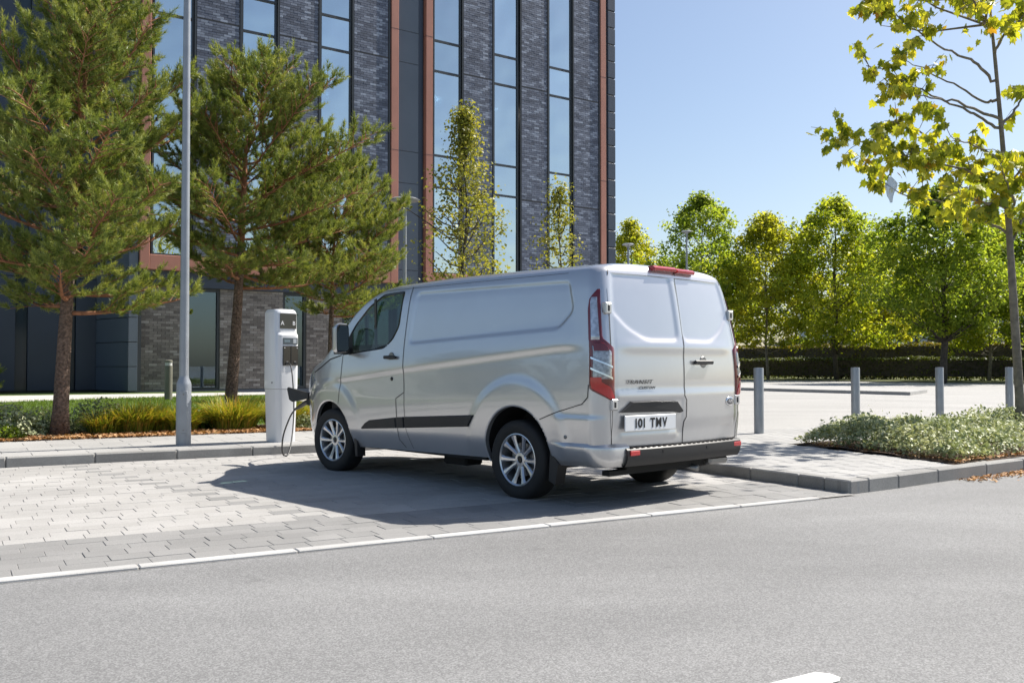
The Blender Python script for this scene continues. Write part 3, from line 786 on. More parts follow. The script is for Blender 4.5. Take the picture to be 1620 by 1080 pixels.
# nose cap
b1 = len(V)
for j in range(nj):
    for c in range(13):
        t = 1-2*c/12; V.append((GX[0, j]+.03*(1-t*t), GYv[0, j]*t, GZ[0, j]))
for j in range(nj-1):
    for c in range(12): a = b1+j*13+c; F.append((a, a+13, a+14, a+1))
bm = bmesh.new(); me = mk('body', V, F, M_paint); bm.from_mesh(me); bmesh.ops.remove_doubles(bm, verts=bm.verts, dist=.0004)
bmesh.ops.delete(bm, geom=[v for v in bm.verts if not v.link_faces], context='VERTS')
bmesh.ops.recalc_face_normals(bm, faces=bm.faces)
for f in bm.faces: f.smooth = True
bm.to_mesh(me); bm.free(); me.set_sharp_from_angle(angle=R(38))
body = link('body', me, van)

def side_strip(name, pts, wd, mat, parent, out=.003, sgn=1, n=None):
    """thin ribbon lying on the side of the body along (x,z) points"""
    P = []
    for i in range(len(pts)-1):
        m = max(1, int(math.dist(pts[i], pts[i+1])/.03))
        for k in range(m): t = k/m; P.append((pts[i][0]*(1-t)+pts[i+1][0]*t, pts[i][1]*(1-t)+pts[i+1][1]*t))
    P.append(pts[-1]); VV = []; FF = []
    for i, (x, z) in enumerate(P):
        a = P[max(0, i-1)]; b = P[min(len(P)-1, i+1)]; dx, dz = b[0]-a[0], b[1]-a[1]; l = math.hypot(dx, dz) or 1
        for s in (-1, 1):
            px, pz = x-dz/l*wd/2*s, z+dx/l*wd/2*s
            VV.append((float(shear(px, pz)), sgn*(float(side_y(px, pz))+out), pz))
        if i: FF.append((2*i-2, 2*i, 2*i+1, 2*i-1))
    return link(name, mk(name, VV, FF, mat), parent)
def rear_strip(name, pts, wd, mat, parent, out=.003):
    P = []
    for i in range(len(pts)-1):
        m = max(1, int(math.dist(pts[i], pts[i+1])/.03))
        for k in range(m): t = k/m; P.append((pts[i][0]*(1-t)+pts[i+1][0]*t, pts[i][1]*(1-t)+pts[i+1][1]*t))
    P.append(pts[-1]); VV = []; FF = []
    for i, (y, z) in enumerate(P):
        a = P[max(0, i-1)]; b = P[min(len(P)-1, i+1)]; dy, dz = b[0]-a[0], b[1]-a[1]; l = math.hypot(dy, dz) or 1
        for s in (-1, 1):
            py, pz = y-dz/l*wd/2*s, z+dy/l*wd/2*s
            VV.append((float(rear_x(py, pz))-out, py, pz))
        if i: FF.append((2*i-2, 2*i, 2*i+1, 2*i-1))
    return link(name, mk(name, VV, FF, mat), parent)

for sg in (1, -1):
    # shut lines of the front door
    side_strip('door_gap', [(1.60, 1.93), (1.605, 1.36), (1.575, .89), (1.71, .827), (1.70, .42), (1.62, .345)] if sg > 0 else [(1.60, 1.93), (1.6, .345)], .007, M_seam, van, sgn=sg)
    side_strip('door_gap', [(2.695, 1.27), (2.70, 1.07), (2.72, .936), (2.752, .745)], .007, M_seam, van, sgn=sg)
    side_strip('panel_gap', [(1.575, .89), (1.57, .55), (1.50, .345)], .005, M_seam, van, sgn=sg)
    side_strip('bumper_gap', [(-.33, .705), (-.55, .78), (-.80, .845), (-.86, .90), (-.868, 1.0)], .007, M_seam, van, sgn=sg)
    side_strip('roof_gutter', [(2.0, 1.913), (1.6, 1.918), (.5, 1.918), (-.6, 1.916)], .003, M_seam, van, sgn=sg, out=.001)

# black side mouldings, in three lengths as on the doors
def slab_on_side(name, P, mat, parent, out=.012, sgn=1, inset=.012, n=14):
    """raised panel on the side: top polygon inset, outer skirt down to the body"""
    VV = []; FF = []
    P = [p for p in P]; m = len(P); cx = sum(p[0] for p in P)/m; cz = sum(p[1] for p in P)/m
    D = []
    for i in range(m):
        a, b = P[i], P[(i+1) % m]; k = max(1, int(math.dist(a, b)/.05))
        D += [(a[0]+(b[0]-a[0])*t/k, a[1]+(b[1]-a[1])*t/k) for t in range(k)]
    m = len(D)
    for (x, z) in D: VV.append((x, sgn*(float(side_y(x, z))-.002), z))
    lx = max(p[0] for p in P)-min(p[0] for p in P); lz = max(p[1] for p in P)-min(p[1] for p in P)
    for (x, z) in D:
        qx = cx+(x-cx)*(1-2*inset/lx); qz = cz+(z-cz)*(1-2*inset/lz); VV.append((qx, sgn*(float(side_y(qx, qz))+out), qz))
    FF = [(i, (i+1) % m, m+(i+1) % m, m+i) for i in range(m)]
    top = list(range(m, 2*m))
    me = mk(name, VV, FF+[tuple(top)], mat)
    b_ = bmesh.new(); b_.from_mesh(me); bmesh.ops.triangulate(b_, faces=[f for f in b_.faces if len(f.verts) > 4]); bmesh.ops.recalc_face_normals(b_, faces=b_.faces); b_.to_mesh(me); b_.free()
    return link(name, me, parent)
for sg in (1, -1):
    slab_on_side('side_moulding', [(2.345, .495), (2.27, .556), (2.19, .594), (1.716, .642), (1.716, .532)], M_black, van, .016, sg)
    slab_on_side('side_moulding', [(1.706, .643), (1.585, .651), (1.585, .540), (1.706, .533)], M_black, van, .016, sg, .006)
    slab_on_side('side_moulding', [(1.575, .652), (.512, .712), (.60, .60), (1.575, .541)], M_black, van, .016, sg)

# side windows
def inset_poly(P, s):
    cx = sum(p[0] for p in P)/len(P); cz = sum(p[1] for p in P)/len(P)
    return [(cx+(x-cx)*s, cz+(z-cz)*s) for x, z in P]
for sg in (1, -1):
    A = WIN; B = inset_poly(WIN, .925); m = len(A)
    VV = [(float(x), sg*(float(side_y(x, z))+.001), z) for x, z in A]+[(x, sg*(float(side_y(x, z))-.006), z) for x, z in B]
    FF = [(i, (i+1) % m, m+(i+1) % m, m+i) for i in range(m)]
    wnd = link('door_window', mk('door_window', VV, FF, M_seal), van)
    VV = [(x, sg*(float(side_y(x, z))-.008), z) for x, z in B]; FF = []
    n = 16; zz = [min(p[1] for p in B)+(max(p[1] for p in B)-min(p[1] for p in B))*k/n for k in range(n+1)]
    GV = []; GF = []
    for k, z in enumerate(zz):                       # horizontal slices give a properly curved pane
        zc = min(max(z, zz[0]+.002), zz[-1]-.002); xsn = []
        for i in range(m):
            (xa, za), (xb, zb_) = B[i], B[(i+1) % m]
            if (za > zc) != (zb_ > zc): xsn.append(xa+(zc-za)*(xb-xa)/(zb_-za))
        xa, xb = min(xsn), max(xsn)
        for q in range(7): x = xa+(xb-xa)*q/6; GV.append((x, sg*(float(wz(z))*1.0-.006+float(disp(np.array([x]), np.array([z]))[0])), z))
        if k: GF += [((k-1)*7+q, (k-1)*7+q+1, k*7+q+1, k*7+q) for q in range(6)]
    link('pane', mk('pane', GV, GF, M_vglass, True), wnd)
    link('divider_bar', MB().prism([(2.125, 1.30), (2.165, 1.30), (2.175, 1.83), (2.14, 1.84)], 1, -.004, .006).mesh('divider_bar', M_seal), wnd).location = (0, sg*.926, 0)
    # mirror-mount triangle
    TRI = [(2.69, 1.262), (2.66, 1.40), (2.56, 1.51), (2.50, 1.285)]
    VV = [(x, sg*(float(side_y(x, z))+.003), z) for x, z in TRI]; link('mirror_base', mk('mirror_base', VV, [(0, 1, 2, 3)], M_black), van)

# windscreen pane built from the rows that were left open
si = [i for i in range(len(stx)-1) if screen[i].any()]
i0, i1 = si[0], si[-1]+1; VV = []; FF = []; cols_ = list(range(NS+3, nj)); nn = 2*len(cols_)-1
for i in range(i0, i1+1):
    for j in cols_: VV.append((GX[i, j]-.004, GYv[i, j], GZ[i, j]-.004))
    for j in cols_[-2::-1]: VV.append((GX[i, j]-.004, -GYv[i, j], GZ[i, j]-.004))
for i in range(i1-i0):
    for q in range(nn-1): a = i*nn+q; FF.append((a, a+1, a+nn+1, a+nn))
link('windscreen', mk('windscreen', VV, FF, M_vglass, True), van)
mbx = MB().box(2.93, 3.05, -.60, .60, 1.12, 1.16).build('scuttle', M_black, van)

# wheel arches: lip and dark liner
for (c, r) in ARCH:
    for sg in (1, -1):
        VV = []; FF = []; n = 46; a0, a1 = R(-14), R(194)
        for i in range(n+1):
            a = a0+(a1-a0)*i/n; x, z = c[0]+r*math.cos(a), c[1]+r*math.sin(a)
            y = float(side_y(np.array([x]), np.array([z]))[0])
            for (rr_, yy) in ((r+.001, y+.001), (r-.012, y-.004), (r-.012, y-.045), (r+.012, y-.06), (r+.012, .58), (.1, .56)):
                VV.append((c[0]+rr_*math.cos(a), sg*yy, c[1]+rr_*math.sin(a)))
            if i: FF += [((i-1)*6+k, i*6+k, i*6+k+1, (i-1)*6+k+1) for k in range(5)]
        mi = [0 if k < 2 else 1 for i in range(n) for k in range(5)]
        link('wheel_arch', mk('wheel_arch', VV, FF, [M_paint, M_under], True, 40, mi), van)
# floor pan, sills, rear beam, spare wheel and exhaust
mb = MB().box(-.90, 3.55, -.56, .56, .30, .50).box(.45, 2.45, -.90, .90, .30, .42).box(-.93, -.46, -.86, .86, .345, .45).box(.5, 2.4, -.28, .28, .22, .31).box(-.05, .05, -.80, .80, .30, .38)
mb.build('floor_pan', M_under, van)
MB().tube([(-.4, -.3, .26), (-.8, -.34, .255), (-.93, -.36, .25)], .032, 10).build('exhaust_pipe', M_steel, van, True)
MB().box(-.95, -.72, -.80, -.52, .27, .34, bev=.02).build('silencer', M_steel, van)
MB().box(-.88, -.80, -.55, .75, .26, .30).build('rear_beam', M_under, van)
for x in (.95, .25): MB().box(x, x+.35, .50, .72, .20, .30, bev=.02).build('underbody_box', M_under, van)
for sg in (1, -1):
    MB().prism([(-.405, .46), (-.39, .20), (-.46, .17), (-.50, .34)], 1, sg*.95-.11, sg*.95+.0 if sg > 0 else sg*.95+.11).build('mud_flap', M_black, van)
    MB().prism([(2.53, .40), (2.50, .20), (2.46, .20), (2.47, .36)], 1, sg*.92-.08, sg*.92+.02).build('mud_flap', M_black, van)

# wheels
TY = [(.205, -.095), (.235, -.106), (.29, -.112), (.322, -.104), (.340, -.085), (.3435, -.05), (.3435, .05), (.340, .085), (.322, .104), (.29, .112), (.235, .106), (.222, .095)]
tyre_m = MB().lathe(TY, 64).mesh('tyre', M_rubber, True, 50)
mb = MB().lathe([(.224, .094), (.227, .099), (.220, .101), (.210, .094), (.205, .06), (.195, .03), (.195, -.09)], 56)
barrel = mb
spk = MB()
for k in range(5):
    for side in (-1, 1):
        a = 2*math.pi*k/5+math.pi/2; a_in = a+side*R(13); a_out = a+side*R(17.5)
        VV = []
        for (rr_, aa, wd, h, th) in ((.052, a_in, .019, .062, .045), (.11, a+side*R(14.5), .017, .072, .034), (.17, a+side*R(16.5), .021, .083, .026), (.214, a_out, .034, .093, .016)):
            cx, cy = rr_*math.cos(aa), rr_*math.sin(aa); tx, ty = -math.sin(aa), math.cos(aa)
            VV += [(cx+tx*wd, cy+ty*wd, h-.012), (cx+tx*wd*.45, cy+ty*wd*.45, h), (cx-tx*wd*.45, cy-ty*wd*.45, h), (cx-tx*wd, cy-ty*wd, h-.012), (cx-tx*wd*.8, cy-ty*wd*.8, h-th), (cx+tx*wd*.8, cy+ty*wd*.8, h-th)]
        FF = []
        for s in range(3):
            for q in range(6): q2 = (q+1) % 6; FF.append((s*6+q, s*6+q2, s*6+6+q2, s*6+6+q))
        spk.add(VV, FF)
spk.lathe([(.0, .062), (.030, .062), (.034, .066), (.058, .064), (.07, .05), (.07, .02)], 30)
rim_m = barrel.mesh('rim', M_alloy, True, 35); spk_m = spk.mesh('spokes', M_alloy, True, 35)
disc_m = MB().lathe([(.03, .02), (.145, .02), (.145, -.01), (.03, -.01)], 40).lathe([(.0, -.03), (.197, -.03)], 40, 1).mesh('wheel', [M_steel, M_under], True, 35)
cap_m = MB().lathe([(0, .069), (.024, .069), (.029, .064)], 24).mesh('hub_cap', M_ink, True, 40)
nut_m = MB().lathe([(0, .062), (.009, .062), (.011, .03)], 6).mesh('wheel_nut', M_steel)
for (x, sg, st) in ((0, 1, 0), (0, -1, 0), (2.946, 1, 5), (2.946, -1, 5)):
    w = link('wheel', disc_m, van, (x, sg*.848, .3435), (R(-90)*sg, R(0), 0))
    w.rotation_euler = Euler((R(-90) if sg > 0 else R(90), 0, R(st)), 'XYZ')
    for nm, m_ in (('tyre', tyre_m), ('rim', rim_m), ('spokes', spk_m), ('hub_cap', cap_m)): link(nm, m_, w)
    for k in range(5):
        a = 2*math.pi*(k+.5)/5+math.pi/2; link('wheel_nut', nut_m, w, (.054*1.35*math.cos(a), .054*1.35*math.sin(a), -.006))

# tail lamps wrapping round the rear corner: d runs along the plan outline, 0 at the end of the flat side
def corner_pt(d, z, out):
    q = RC*math.pi/2
    if d <= 0: a = 0.0; x = -.87-d+.0; x = -.87-d; p = (float(shear(x, z)), float(side_y(x, z))); nrm = (0, 1)
    elif d < q:
        a = d/RC; p = (float(Rz(z))+RC*(1-math.sin(a)), float(wz(z))-RC*(1-math.cos(a))); nrm = (-math.sin(a), math.cos(a))
    else: p = (float(Rz(z))-(d-q)*.06, float(wz(z))-RC-(d-q)); nrm = (-1, 0)
    return (p[0]+nrm[0]*out, p[1]+nrm[1]*out, z)
def lamp_patch(name, edge_l, edge_r, z0, z1, mat, parent, out, sg, nz=24, nd=10):
    """edge_l/edge_r: lists of (z,d)"""
    VV = []; FF = []
    for k in range(nz+1):
        z = z0+(z1-z0)*k/nz
        a = float(np.interp(z, [e[0] for e in edge_l], [e[1] for e in edge_l])); b = float(np.interp(z, [e[0] for e in edge_r], [e[1] for e in edge_r]))
        for q in range(nd+1):
            d = a+(b-a)*q/nd; o = out if 0 < q < nd and 0 < k < nz else -.006
            x, y, zz_ = corner_pt(d, z, o); VV.append((x, sg*y, zz_))
    for k in range(nz):
        for q in range(nd): a = k*(nd+1)+q; FF.append((a, a+1, a+nd+2, a+nd+1))
    me = mk(name, VV, FF, mat, True, 50)
    return link(name, me, parent)
for sg in (1, -1):
    EL = [(.86, .225), (.965, -.005), (1.60, .0), (1.69, .02), (1.775, .10)]
    ER = [(.86, .238), (.89, .240), (1.29, .240), (1.37, .125), (1.50, .122), (1.76, .116), (1.775, .112)]
    lamp = lamp_patch('tail_lamp', EL, ER, .86, 1.775, M_dred, van, .010, sg, 40, 12)
    lamp_patch('clear_lens', [(1.30, .018), (1.68, .024), (1.72, .05)], [(1.30, .112), (1.45, .106), (1.72, .096)], 1.335, 1.72, M_clear, lamp, .015, sg, 14, 6)
    lamp_patch('red_lens', [(.86, .225), (.975, .01), (1.02, .012)], [(.86, .238), (.98, .205), (1.02, .12)], .875, 1.075, M_red, lamp, .016, sg, 12, 8)
    lamp_patch('smoked_lens', [(1.0, .02), (1.35, .028)], [(1.0, .19), (1.05, .212), (1.26, .212), (1.33, .12)], 1.03, 1.325, M_smoke, lamp, .0145, sg, 14, 8)
    for (za, zb_) in ((1.215, 1.14), (1.13, 1.05)):
        VV = []; FF = []
        for q in range(9):
            t = q/8; d = .03+.165*t; z = za+(zb_-za)*t
            for o, dz in ((.013, -.012), (.021, -.008), (.021, .008), (.013, .012)): x, y, zz_ = corner_pt(d, z+dz, o); VV.append((x, sg*y, zz_))
            if q: FF += [((q-1)*4+k, q*4+k, q*4+k+1, (q-1)*4+k+1) for k in range(3)]
        link('lens_bar', mk('lens_bar', VV, FF, M_chrome), lamp)
    lamp_patch('red_band', [(1.25, .03), (1.36, .03)], [(1.25, .20), (1.30, .18), (1.36, .11)], 1.255, 1.345, M_dred, lamp, .018, sg, 6, 6)
    # door hinges
    for z in (1.61, .843):
        MB().box(float(Rz(z))-.022, float(Rz(z))+.03, .80, .875, z-.045, z+.045, bev=.008).build('hinge', M_paint, van, loc=(0, 0 if sg > 0 else -1.68, 0))
        MB().box(float(Rz(z))-.027, float(Rz(z)), .828, .85, z-.025, z+.025, bev=.004).build('hinge_pin', M_black, van, loc=(0, 0 if sg > 0 else -1.68, 0))
# rear door gaps
rear_strip('door_gap', [(-.052, 1.975), (-.045, 1.70), (-.037, 1.41), (-.018, 1.30), (-.008, .93), (-.002, .90), (-.03, .86), (-.03, .72), (0, .68), (.0, .495)], .008, M_seam, van, .003)
for sg in (1, -1):
    rear_strip('door_gap', [(sg*.755, 1.93), (sg*.80, 1.76), (sg*.842, 1.38), (sg*.862, 1.1), (sg*.862, .80), (sg*.845, .50)], .007, M_seam, van, .002)
rear_strip('door_gap', [(.84, .497), (-.84, .497)], .012, M_seam, van, .003)
# high brake light
mb = MB(); 
for (ya, yb, zt_, nm) in ((.245, -.046, 1.978, 'l'), (-.058, -.315, 1.972, 'r')):
    xx = lambda y: float(Rz(1.95))-.055*(1-(y/.75)**2)
    P4 = []
    for y in (ya, (ya+yb)/2, yb): P4.append((xx(y), y))
    VV = []; FF = []
    for (x, y) in P4: VV += [(x-.030, y, zt_-.024), (x-.034, y, zt_-.002), (x-.01, y, zt_+.016), (x+.05, y, zt_+.012), (x+.04, y, zt_-.03)]
    for s in range(2):
        for q in range(5): FF.append((s*5+q, s*5+(q+1) % 5, s*5+5+(q+1) % 5, s*5+5+q))
    FF += [(0, 1, 2, 3, 4), (14, 13, 12, 11, 10)]
    me = mk('brake_light', VV, FF, M_red); link('brake_light', me, van)
# black handle garnish, plate, text
def rear_panel(name, P, mat, parent, base=.002, out=.02, inset=.012):
    m = len(P); cy = sum(p[0] for p in P)/m; cz = sum(p[1] for p in P)/m; ly = max(p[0] for p in P)-min(p[0] for p in P); lz = max(p[1] for p in P)-min(p[1] for p in P)
    VV = [(float(rear_x(y, z))+.012, y, z) for y, z in P]+[(float(rear_x(y, z))-out, cy+(y-cy)*(1-2*inset/ly), cz+(z-cz)*(1-2*inset/lz)) for y, z in P]
    FF = [(i, (i+1) % m, m+(i+1) % m, m+i) for i in range(m)]+[tuple(range(m, 2*m))]
    me = mk(name, VV, FF, mat); b_ = bmesh.new(); b_.from_mesh(me); bmesh.ops.recalc_face_normals(b_, faces=b_.faces); b_.to_mesh(me); b_.free()
    return link(name, me, parent)
gar = rear_panel('handle_garnish', [(.79, .775), (.665, .868), (.40, .872), (.115, .862), (.03, .765), (.05, .752), (.14, .765), (.75, .775)], M_black, van, out=.030)
plx = float(rear_x(.44, .69))-.004
pcy, pcz = .448, .690
def flat_on_rear(name, y, z, tilt=0.0): return Matrix.Translation((0, 0, 0))
slope = math.atan2(float(rear_x(.15, .69))-float(rear_x(.74, .69)), .59)
plate = link('number_plate', MB().box(-.302, .302, -.006, .006, -.062, .062, bev=.003).mesh('number_plate', M_plate), van, (plx-.020, pcy, pcz), (0, 0, R(-90)))
plate.rotation_euler = (0, 0, R(-90)+slope)
def text_mesh(name, body_, size, mat, extrude=.001, bold=0.0, shear_=0.0, sx=1.0, spacing=1.0):
    cu = bpy.data.curves.new(name, 'FONT'); cu.body = body_; cu.size = size; cu.extrude = extrude; cu.offset = bold
    cu.align_x = 'CENTER'; cu.align_y = 'CENTER'; cu.shear = shear_; cu.space_character = spacing; cu.resolution_u = 3
    o = bpy.data.objects.new(name, cu); COL.objects.link(o)
    dg = bpy.context.evaluated_depsgraph_get(); me = bpy.data.meshes.new_from_object(o.evaluated_get(dg))
    bpy.data.objects.remove(o); me.name = name; me.materials.clear(); me.materials.append(mat)
    if sx != 1.0: me.transform(Matrix.Diagonal((sx, 1, 1, 1)))
    return me
def fit(me, w, h):
    c = np.array([v.co[:] for v in me.vertices]); lo, hi = c.min(0), c.max(0)
    me.transform(Matrix.Diagonal((w/(hi[0]-lo[0]), h/(hi[1]-lo[1]), 1, 1)) @ Matrix.Translation((-(lo[0]+hi[0])/2, -(lo[1]+hi[1])/2, 0)))
    return me
cx_ = -.186
for ch_ in '101 TMV':
    w_ = {'1': .017, '0': .053, ' ': .038, 'T': .056, 'M': .064, 'V': .060}[ch_]
    if ch_ != ' ':
        me_ = MB().box(-.0075, .0075, -.039, .039, 0, .0008).mesh('plate_character', M_ink) if ch_ == '1' else fit(text_mesh('plate_character', ch_, .1, M_ink, .0008, .0035), w_, .078)
        link('plate_character', me_, plate, (cx_+w_/2, -.0075, 0), (R(90), 0, 0))
    cx_ += w_+.0125
# the rear reads from outside: letters run towards -y
tx = lambda y, z: float(rear_x(y, z))-.003
for (nm, txt, y, z, s, sx) in (('model_lettering', 'TRANSIT', .565, 1.018, .052, 1.55), ('model_lettering', 'CUSTOM', .475, .971, .036, 1.35)):
    o = link(nm, text_mesh(nm, txt, s*.88, M_letter, .0015, 0, .25, sx, 1.12), van, (tx(y, z)-.005, y, z), (R(90), 0, R(-90)))
    o.rotation_euler = (R(90), 0, R(-90)-.07)
# oval badge on the right-hand door
ox = tx(-.705, .834); ob = empty('badge_mount') if False else None
bm1 = MB().lathe([(0, .006), (.052, .006), (.062, .004), (.066, 0)], 32).mesh('oval_badge', M_chrome, True, 40); bm1.transform(Matrix.Diagonal((1.0, .62, 1, 1)))
badge = link('oval_badge', bm1, van, (ox-.001, -.705, .834), (R(90), 0, R(-90)+.06))
bm2 = MB().lathe([(0, .0075), (.045, .0075), (.05, .006)], 32).mesh('badge_field', M_badge, True, 40); bm2.transform(Matrix.Diagonal((1.08, .58, 1, 1)))
link('badge_field', bm2, badge)
link('badge_script', text_mesh('badge_script', 'Ford', .042, M_chrome, .0006, .0006, .35, 1.0, .9), badge, (0, 0, .0085))
# handles
hb = MB().lathe([(0, .004), (.046, .004), (.05, 0)], 28).mesh('handle_cup', M_steel, True, 40)
hx = tx(-.276, 1.18)
hd = MB().box(-.135, .135, -.018, .018, .012, .034, bev=.008).box(-.12, -.09, -.012, .012, 0, .02).box(.09, .12, -.012, .012, 0, .02).build('rear_handle', M_black, van, loc=(hx, -.276, 1.18), rot=(R(90), 0, R(-90)+.02))
link('handle_cup', hb, hd, (.02, 0, -.001))
for sg in (1, -1):
    y = float(side_y(1.79, 1.234))
    hd = MB().box(-.10, .10, -.017, .017, .014, .034, bev=.008).box(-.09, -.06, -.012, .012, 0, .02).box(.06, .09, -.012, .012, 0, .02).build('door_handle', M_black, van, loc=(1.80, sg*y, 1.234), rot=(R(-90)*sg, 0, 0))
    link('handle_cup', hb, hd, (0, 0, -.001))
    y = float(side_y(1.786, 1.02)); MB().lathe([(0, .006), (.018, .006), (.021, 0)], 18).build('door_lock', M_ink, van, True, loc=(1.786, sg*y, 1.02), rot=(R(-90)*sg, 0, 0))
    y = float(side_y(-.62, .575)); MB().lathe([(0, .003), (.014, .003), (.016, 0)], 14).build('parking_sensor', M_steel, van, True, loc=(-.62, sg*y, .575), rot=(R(-90)*sg, 0, 0))
# rear bumper: black step between painted corners
VV = []; FF = []; n = 40; prof = [(.02, .497), (-.036, .492), (-.050, .478), (-.052, .415), (-.040, .375), (-.02, .345), (.03, .345)]
for i in range(n+1):
    y = .725-(.725+.862)*i/n; base = -.985-.045*(1-(y/.88)**2)
    for (dx, z) in prof: VV.append((base+dx+.0, y, z))
    if i: FF += [((i-1)*7+k, (i-1)*7+k+1, i*7+k+1, i*7+k) for k in range(6)]
bump = link('rear_bumper', mk('rear_bumper', VV, FF, M_black, True, 35), van)
mb = MB()
for i in range(22):                                       # ribs of the step tread
    y = .66-i*.066; base = -.985-.045*(1-(y/.88)**2); mb.box(base-.042, base-.005, y-.018, y+.018, .494, .501)
mb.build('step_tread', M_under, bump)
VV = []; FF = []
for i in range(31):                                       # painted left bumper corner
    d = -.42+.78*i/30
    for (o, z) in ((-.004, .535), (.012, .520), (.034, .505), (.040, .485), (.042, .43), (.034, .38), (.0, .342)):
        g = ss(-.42, -.12, d); x, y, z = corner_pt(d, z, (o if o < 0 else o*g+.001)); VV.append((x, y, z))
    if i: FF += [((i-1)*7+k, (i-1)*7+k+1, i*7+k+1, i*7+k) for k in range(6)]
me = mk('bumper_corner', VV, FF, M_paint, True, 40); link('bumper_corner', me, van)
for (y, z) in ((.64, .452), (-.80, .448)):
    base = -.985-.045*(1-(y/.88)**2)-.051
    MB().box(base-.006, base+.01, y-.058, y+.058, z-.02, z+.02, bev=.004).build('reflector', M_red, van)
for y in (.30, -.30): MB().lathe([(0, .004), (.012, .004), (.013, 0)], 14).build('parking_sensor', M_ink, van, loc=(-.985-.045*(1-(y/.88)**2)-.051, y, .45), rot=(0, R(-90), 0))

# door mirror
for sg in (1, -1):
    mr = empty('door_mirror', (2.56, sg*1.09, 1.43), R(0), van); mr.scale = (.9, .82, 1)
    sh = []
    mb = MB(); n = 9
    prof = rounded([(-.10, -.14), (.10, -.15), (.105, .13), (.06, .165), (-.085, .16)], .05, 4)
    m = len(prof); VV = []; FF = []
    for k, (t, s) in enumerate(((-.055, .96), (-.045, 1.0), (.01, 1.0), (.05, .9), (.085, .65), (.10, .25))):
        for (a, b) in prof: VV.append((t, sg*a*s, b*s))
        if k: FF += [((k-1)*m+i, (k-1)*m+(i+1) % m, k*m+(i+1) % m, k*m+i) for i in range(m)]
    FF.append(tuple(range(5*m, 6*m)))
    link('mirror_housing', mk('mirror_housing', VV, FF, M_paint, True, 50), mr)
    VV = [(-.052, sg*a*.95, b*.95) for a, b in prof]; VV2 = [(-.056, sg*a*.86, b*.89) for a, b in prof]
    link('mirror_rim', mk('mirror_rim', VV+VV2, [(i, (i+1) % m, m+(i+1) % m, m+i) for i in range(m)], M_black), mr)
    link('mirror_glass', mk('mirror_glass', VV2, [tuple(range(m))], simple('mirror_glass', (.55, .58, .6), .02, metal=1.0) if 'mirror_glass' not in MATS else MATS['mirror_glass']), mr)
    MB().prism([(-.03, -.15), (.06, -.15), (.06, -.09), (-.03, -.08)], 1, -.13, .06).build('mirror_arm', M_black, mr, loc=(0, 0 if sg > 0 else .07, -.01))

# headlamps, bonnet line, grille
for sg in (1, -1):
    P_ = [(3.30, 1.00), (3.42, 1.065), (3.60, .985), (3.70, .86), (3.62, .80), (3.45, .90)]
    slab_on_side('headlamp', P_, M_clear, van, .006, sg, .01)
    side_strip('bonnet_gap', [(2.72, 1.262), (2.95, 1.22), (3.15, 1.135), (3.34, 1.075)], .012, M_seam, van, sgn=sg)
MB().box(3.872, 3.90, -.45, .45, .45, .72, bev=.01).build('grille', M_black, van)
MB().box(3.862, 3.888, -.52, .52, .29, .42, bev=.008).build('bumper_intake', M_black, van)

# cab interior: bulkhead, floor, dash, wheel, seats
MB().box(1.44, 1.47, -.84, .84, .5, 1.93).build('bulkhead', M_trim, van)
MB().box(1.47, 3.1, -.86, .86, .50, .56).build('cab_floor', M_trim, van)
MB().prism([(2.55, .6), (2.50, 1.10), (2.62, 1.26), (2.85, 1.24), (3.05, 1.16), (3.1, .6)], 1, -.86, .86).build('dashboard', M_trim, van)
for sg in (1, -1):
    st = empty('seat', (1.85, -sg*.42 if sg < 0 else .0-.42, .56), 0, van)
    st.location = (1.85, .42 if sg > 0 else -.42, .56)
    MB().box(-.25, .28, -.24, .24, .22, .40, bev=.05).box(-.2, .2, -.2, .2, 0, .22).build('seat_cushion', M_cloth, st)
    MB().box(-.06, .07, -.23, .23, 0, .58, bev=.05).build('backrest', M_cloth, st, loc=(-.22, 0, .36), rot=(0, R(-14), 0))
    MB().box(-.05, .05, -.13, .13, 0, .18, bev=.04).build('headrest', M_cloth, st, loc=(-.37, 0, .97), rot=(0, R(-10), 0))
ring = [(.19*math.cos(2*math.pi*k/28), .19*math.sin(2*math.pi*k/28), 0) for k in range(29)]
sw = MB().tube(ring, .014, 8, cap=False).tube([(-.18, 0, 0), (0, 0, -.03), (.18, 0, 0)], .016, 6).tube([(0, 0, -.03), (0, -.18, 0)], .016, 6).lathe([(0, -.01), (.06, -.015), (.06, -.06)], 18)
sw.build('steering_wheel', M_trim, van, True, loc=(2.36, -.42, 1.17), rot=(0, R(-62), 0))

# open charging flap and plug socket on the left of the nose
fx, fy, fz = 3.70, .76, .78
fl = empty('charging_flap', (fx, fy, fz), 0, van)
VV = [(.02, .01, .055), (.40, .055, .115), (.41, .06, .095), (.36, .06, -.03), (.30, .055, -.055), (.02, .01, -.01)]
VV2 = [(x, y+.022, z) for x, y, z in VV]; m = 6
link('flap_panel', mk('flap_panel', VV+VV2, [tuple(range(m))[::-1], tuple(range(m, 2*m))]+[(i, (i+1) % m, m+(i+1) % m, m+i) for i in range(m)], M_black), fl)
MB().lathe([(0, .0), (.05, .0), (.055, -.02)], 20).build('socket', M_ink, van, loc=(3.745, .745, .735), rot=(R(-90), 0, R(40)))
# ================================================================== STREET FURNITURE
M_galv = simple('grey_painted_steel', (.30, .32, .345), .38, metal=.35, noise=(6, .08))
M_cwhite = simple('charger_white', (.70, .71, .72), .32, coat=.3, noise=(2, .03))
M_cblack = simple('charger_screen', (.012, .012, .014), .12, coat=1.0)
M_cgrey = simple('charger_display', (.05, .075, .10), .2, coat=1.0)
M_text = simple('white_print', (.8, .8, .8), .5)
M_olive = simple('olive_grey_post', (.17, .165, .13), .5, noise=(8, .1))
M_cable = simple('cable_black', (.016, .017, .018), .45)

